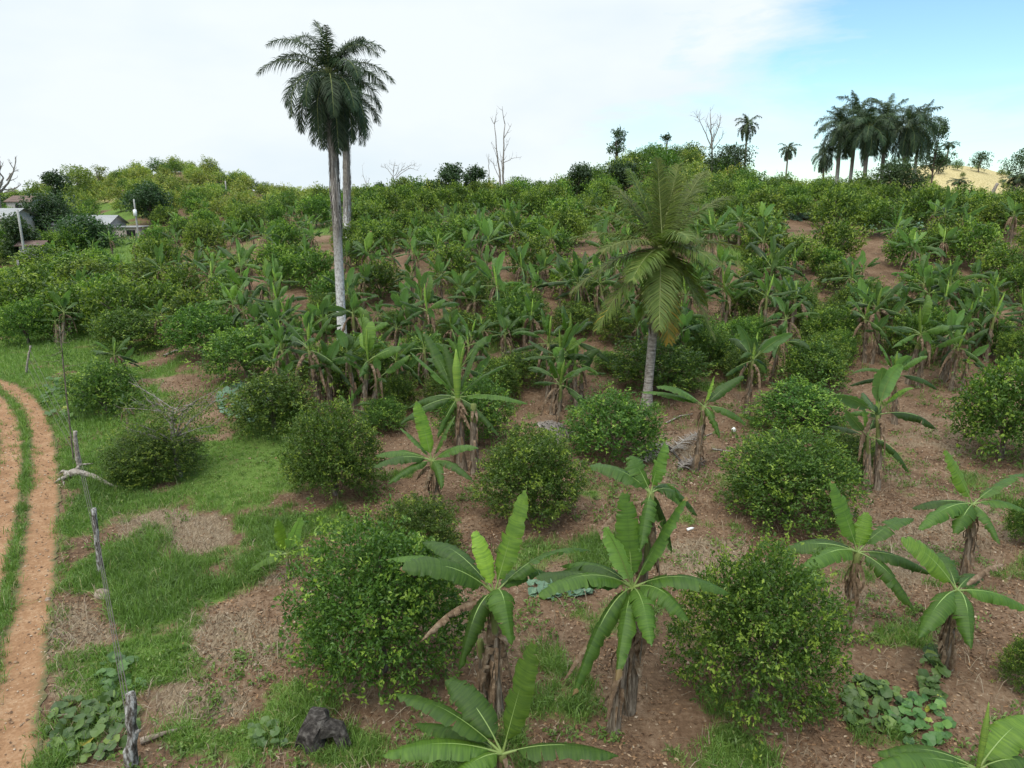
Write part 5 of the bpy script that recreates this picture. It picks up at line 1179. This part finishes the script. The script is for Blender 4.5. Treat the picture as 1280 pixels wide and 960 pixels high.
# ------------------------------------------------------------------ broad-leaved vines
def vine(cu, cv, ru, rv, n, size, label, mat='vine', seed=0, hgt=.28, cat='vine'):
    rng = seeded(70 + seed); P0 = ground(cu, cv); V = []; mb = MB(); st = MB()
    for k in range(n):
        a_ = rng.uniform(0, 6.28); q = math.sqrt(rng.random()); P = ground(cu + ru * q * math.cos(a_), cv + rv * q * math.sin(a_)); z = hgt * rng.uniform(.25, 1) * (1 - .5 * q)
        c = P - P0 + UP * z; r = size * rng.uniform(.55, 1.15) * .5; nrm = unit(UP + rng.normal(0, .30, 3) + np.array([0, -.25, 0])); ax = unit(np.cross(nrm, rng.normal(size=3))); ay = np.cross(nrm, ax)
        m_ = 12; th = np.linspace(0, 6.283, m_, endpoint=False); rr = r * (1 - .38 * np.exp(-((th - math.pi) / .35) ** 2) + .08 * np.cos(th * 5))
        pts = c + (rr * np.cos(th))[:, None] * ax + (rr * np.sin(th))[:, None] * ay + nrm * (r * .18 * np.cos(2 * th))[:, None]; ctr = c - nrm * r * .12
        fx = np.array([0, 0, np.clip(rng.normal(.45, .22), 0, 1)]); mb.add(np.concatenate([pts, [ctr]]), [(i, (i + 1) % m_, m_) for i in range(m_)], None, fx)
        tube(st, [P - P0, (P - P0 + ctr) / 2 + rng.normal(0, .03, 3), ctr], [.008, .007, .006], 4, caps=False)
    root = empty('ground_vine', P0); mb.build('leaves', M[mat], root); st.build('stems', M['midrib'], root)
    return tag(root, label, cat, 'broad-leaved ground vines')
vine(115, 915, 62, 42, 95, .20, 'round-leaved pumpkin-like vine sprawling round the stout fence post', seed=1)
vine(150, 850, 30, 30, 36, .19, 'thin trail of round vine leaves behind the stout fence post', seed=2)
vine(1090, 885, 38, 34, 90, .20, 'dark round-leaved vine at the foot of the wide front bush', seed=3)
vine(1150, 905, 42, 34, 60, .19, 'loose patch of broad vine leaves between the wide front bush and the bottom corner banana', seed=4)
vine(1165, 850, 14, 40, 40, .22, 'narrow strip of vine leaves below the squat banana stem', seed=5)
vine(1010, 728, 14, 8, 16, .22, 'single clump of broad leaves on bare soil beside the single-stemmed banana', seed=6)
vine(315, 505, 45, 24, 130, .34, 'grey-green vine patch at the top of the bright lawn', 'sage', seed=7)
vine(700, 738, 40, 14, 60, .24, 'pale-leaved vine on the grass behind the twin-stemmed banana', 'sage', seed=8)
vine(80, 500, 30, 30, 70, .3, 'broad green creeper leaves in the grass beside the track bend', seed=9)
vine(1010, 272, 26, 5, 120, .6, 'grey-green creeper on the bare slope below the palm clump, smaller patch', 'sage', seed=10, hgt=.5)
vine(1120, 282, 44, 8, 180, .6, 'long grey-green creeper patch across the bare slope below the tan hill', 'sage', seed=11, hgt=.5)
vine(700, 292, 16, 7, 60, .5, 'grey-green creeper on red soil uphill of the coconut palm', 'sage', seed=12, hgt=.4)
vine(600, 300, 12, 4, 40, .5, 'small grey-green creeper patch on bare soil below the bare twin tree', 'sage', seed=13, hgt=.4)
vine(335, 925, 26, 16, 24, .15, 'dark creeper leaves in the grass beside the rotten stump', seed=14)

# the pale sparse tree standing in the scruffy bush
def sparse_near():
    P = ground(226, 596); rng = seeded(21); root = empty('sparse_tree', P); top = at(214, 486, P[1]) - P; mb = MB(); tips = []
    tube(mb, bez(np.array([0, 0, -.1]), np.array([-.2, 0, top[2] * .5]), top * .8, np.linspace(0, 1, 8)), np.linspace(.09, .03, 8), 7, jitter=.05)
    for k in range(26):
        a_ = k * 2.4; b = top * rng.uniform(.35, .8); d = np.array([math.cos(a_), math.sin(a_), rng.uniform(.1, .9)]); l = rng.uniform(.6, 1.5); e = b + d * l; tube(mb, bez(b, b + d * l * .5 + UP * .1, e, np.linspace(0, 1, 5)), np.linspace(.022, .006, 5), 5); tips.append(e)
        for _ in range(4):
            d2 = unit(d + rng.normal(0, .6, 3)); s = b + d * l * rng.uniform(.4, 1); tube(mb, [s, s + d2 * .25, s + d2 * .45 + UP * .05], [.007, .005, .003], 3); tips.append(s + d2 * .4)
    mb.build('trunk', M['bare'], root, smooth=True); T_ = np.array(tips); T_ = T_[T_[:, 2] < top[2] * .9]; Pp = np.repeat(T_, 26, 0) + rng.normal(0, .2, (len(T_) * 26, 3)); n = len(Pp); L = rng.uniform(.05, .1, n)
    mb = MB(); diamonds(mb, Pp, unit(rng.normal(size=(n, 3))), unit(rng.normal(size=(n, 3)) + UP), L, L * .5, np.clip(rng.normal(.5, .2, n), 0, 1)); mb.build('crown', M['citrus'], root); return tag(root, 'pale sparse tree with thin grey twigs at the side of the bright lawn', 'tree')
sparse_near(); LM.append((215, 530, 'the pale sparse tree'))

# ------------------------------------------------------------------ labels for the plants of the rows: where each stands among the things above
LM += [(150, 600, 'the fallen log'), (160, 800, 'the stout fence post'), (20, 560, 'the track'), (690, 540, 'the frond heap'), (30, 280, 'the grey-roofed houses')]
def relate():
    ORD = ['', 'second ', 'third ', 'fourth ', 'fifth ', 'sixth ', 'seventh ', 'eighth ', 'ninth ', 'tenth ', 'eleventh ', 'twelfth ', 'thirteenth ', 'fourteenth ', 'fifteenth ', 'sixteenth ', 'seventeenth ', 'eighteenth ', 'nineteenth ', 'twentieth ', 'twenty-first ', 'twenty-second ', 'twenty-third ', 'twenty-fourth ', 'twenty-fifth ', 'twenty-sixth ', 'twenty-seventh ', 'twenty-eighth ']
    cells = {}
    for o, kind, u, v in AUTO:
        best = None
        for lu, lv, ph in LM:
            dx, dy = u - lu, v - lv; sc = 1 / max(.35, min(1, (v - 170) / 200)); d = math.hypot(dx, dy * 1.5) * sc
            if best is None or d < best[0]: best = (d, dx, dy, ph)
        d, dx, dy, ph = best
        rel = ('away from the track past' if dx > 0 else 'on the track side of') if abs(dx) > abs(dy) * 1.3 else ('downhill of' if dy > 0 else 'uphill of')
        cells.setdefault((kind, rel, ph), []).append((d, o))
    for (kind, rel, ph), L in cells.items():
        L.sort(key=lambda t: t[0])
        for k, (d, o) in enumerate(L):
            if len(L) == 1: o['label'] = f'the one {kind} {rel} {ph}'
            else: o['label'] = f'{ORD[k] if k < len(ORD) else "more distant "}{kind} {rel} {ph}' if k else f'first {kind} {rel} {ph}'
relate()
# ------------------------------------------------------------------ light and sky
w = bpy.data.worlds.new('World'); SC.world = w; w.use_nodes = True
nt = w.node_tree; nt.nodes.clear(); N = nt.nodes.new; Lk = nt.links.new
SUN_EL, SUN_AZ = R(58), R(200)             # direction the light comes from: behind the camera, a little to one side
sky = N('ShaderNodeTexSky'); sky.sky_type = 'NISHITA'; sky.sun_disc = False; sky.sun_elevation = SUN_EL; sky.sun_rotation = SUN_AZ
sky.air_density = 1.0; sky.dust_density = .6; sky.ozone_density = 2.0
tc = N('ShaderNodeTexCoord'); sp = N('ShaderNodeSeparateXYZ'); Lk(tc.outputs['Generated'], sp.inputs[0])
def mth(op, a, b=0.0, c=None):
    x = N('ShaderNodeMath'); x.operation = op
    for k, v in enumerate((a, b, c)):
        if v is None: continue
        if hasattr(v, 'is_output'): Lk(v, x.inputs[k])
        else: x.inputs[k].default_value = v
    return x.outputs[0]
def nz(scale, sc, detail=6, rough=.55, dist=0.0, off=(0, 0, 0)):
    mp = N('ShaderNodeMapping'); mp.inputs['Scale'].default_value = sc; mp.inputs['Location'].default_value = off; Lk(tc.outputs['Generated'], mp.inputs[0])
    n = N('ShaderNodeTexNoise'); n.inputs['Scale'].default_value = scale; n.inputs['Detail'].default_value = detail; n.inputs['Roughness'].default_value = rough; n.inputs['Distortion'].default_value = dist
    Lk(mp.outputs[0], n.inputs[0]); return n.outputs[0]
def rmp(f, stops):
    r = N('ShaderNodeValToRGB'); e = r.color_ramp.elements
    while len(e) < len(stops): e.new(.5)
    for k, (p, c) in enumerate(stops): e[k].position = p; e[k].color = (*c, 1) if isinstance(c, tuple) else (c, c, c, 1)
    Lk(f, r.inputs[0]); return r.outputs[0]
# a broad cloud deck over most of the sky, opening to blue towards +x
cl1 = nz(2.2, (1, 1, 3.2), 7, .58, .3); cl2 = nz(5.0, (1, 1, 4.5), 7, .6, .5, (3, 1, 0))
openx = mth('SUBTRACT', sp.outputs[0], mth('MULTIPLY', sp.outputs[2], .35))
cov = mth('ADD', mth('MULTIPLY', mth('SUBTRACT', .33, openx), 2.6), mth('ADD', mth('MULTIPLY', mth('SUBTRACT', cl1, .5), 1.9), mth('MULTIPLY', mth('SUBTRACT', cl2, .5), .8)))
deck = rmp(cov, [(.0, 0.0), (.55, 1.0)])
low = mth('MULTIPLY', rmp(cl2, [(.48, 0.0), (.62, 1.0)]), rmp(sp.outputs[2], [(.02, 1.0), (.14, 0.0)]))
cover = mth('MAXIMUM', deck, low)
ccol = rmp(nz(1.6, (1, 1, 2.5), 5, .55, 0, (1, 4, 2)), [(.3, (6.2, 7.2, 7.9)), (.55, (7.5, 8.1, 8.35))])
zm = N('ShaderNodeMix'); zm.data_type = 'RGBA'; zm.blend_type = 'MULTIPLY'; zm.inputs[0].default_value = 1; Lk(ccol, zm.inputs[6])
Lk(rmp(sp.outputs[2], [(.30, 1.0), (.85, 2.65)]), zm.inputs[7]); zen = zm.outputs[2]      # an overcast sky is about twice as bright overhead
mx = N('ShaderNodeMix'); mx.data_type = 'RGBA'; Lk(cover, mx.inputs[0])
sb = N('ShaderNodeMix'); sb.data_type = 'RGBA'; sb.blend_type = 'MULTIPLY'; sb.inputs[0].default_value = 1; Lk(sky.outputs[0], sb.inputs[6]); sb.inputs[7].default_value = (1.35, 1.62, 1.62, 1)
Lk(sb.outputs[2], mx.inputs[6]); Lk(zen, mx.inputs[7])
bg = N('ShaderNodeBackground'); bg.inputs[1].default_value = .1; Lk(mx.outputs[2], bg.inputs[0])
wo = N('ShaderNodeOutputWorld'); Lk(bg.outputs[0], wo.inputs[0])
ld = bpy.data.lights.new('sun', 'SUN'); ld.energy = 1.5; ld.angle = R(12); ld.color = (1, .95, .86)
lo_ = bpy.data.objects.new('sun', ld); COL.objects.link(lo_)
# light comes from azimuth SUN_AZ measured like the sky texture (0 = +Y, clockwise)
dv = Vector((math.sin(SUN_AZ) * math.cos(SUN_EL), math.cos(SUN_AZ) * math.cos(SUN_EL), math.sin(SUN_EL)))
lo_.rotation_euler = dv.to_track_quat('Z', 'Y').to_euler(); lo_.location = (0, -20, 60)
vs = SC.view_settings; vs.view_transform = 'Standard'; vs.look = 'None'; vs.exposure = 0.30; vs.gamma = 1; vs.use_curve_mapping = False
SC.cycles.max_bounces = 6; SC.cycles.diffuse_bounces = 3; SC.cycles.glossy_bounces = 2; SC.cycles.transmission_bounces = 3; SC.cycles.transparent_max_bounces = 4
SC.cycles.use_denoising = True
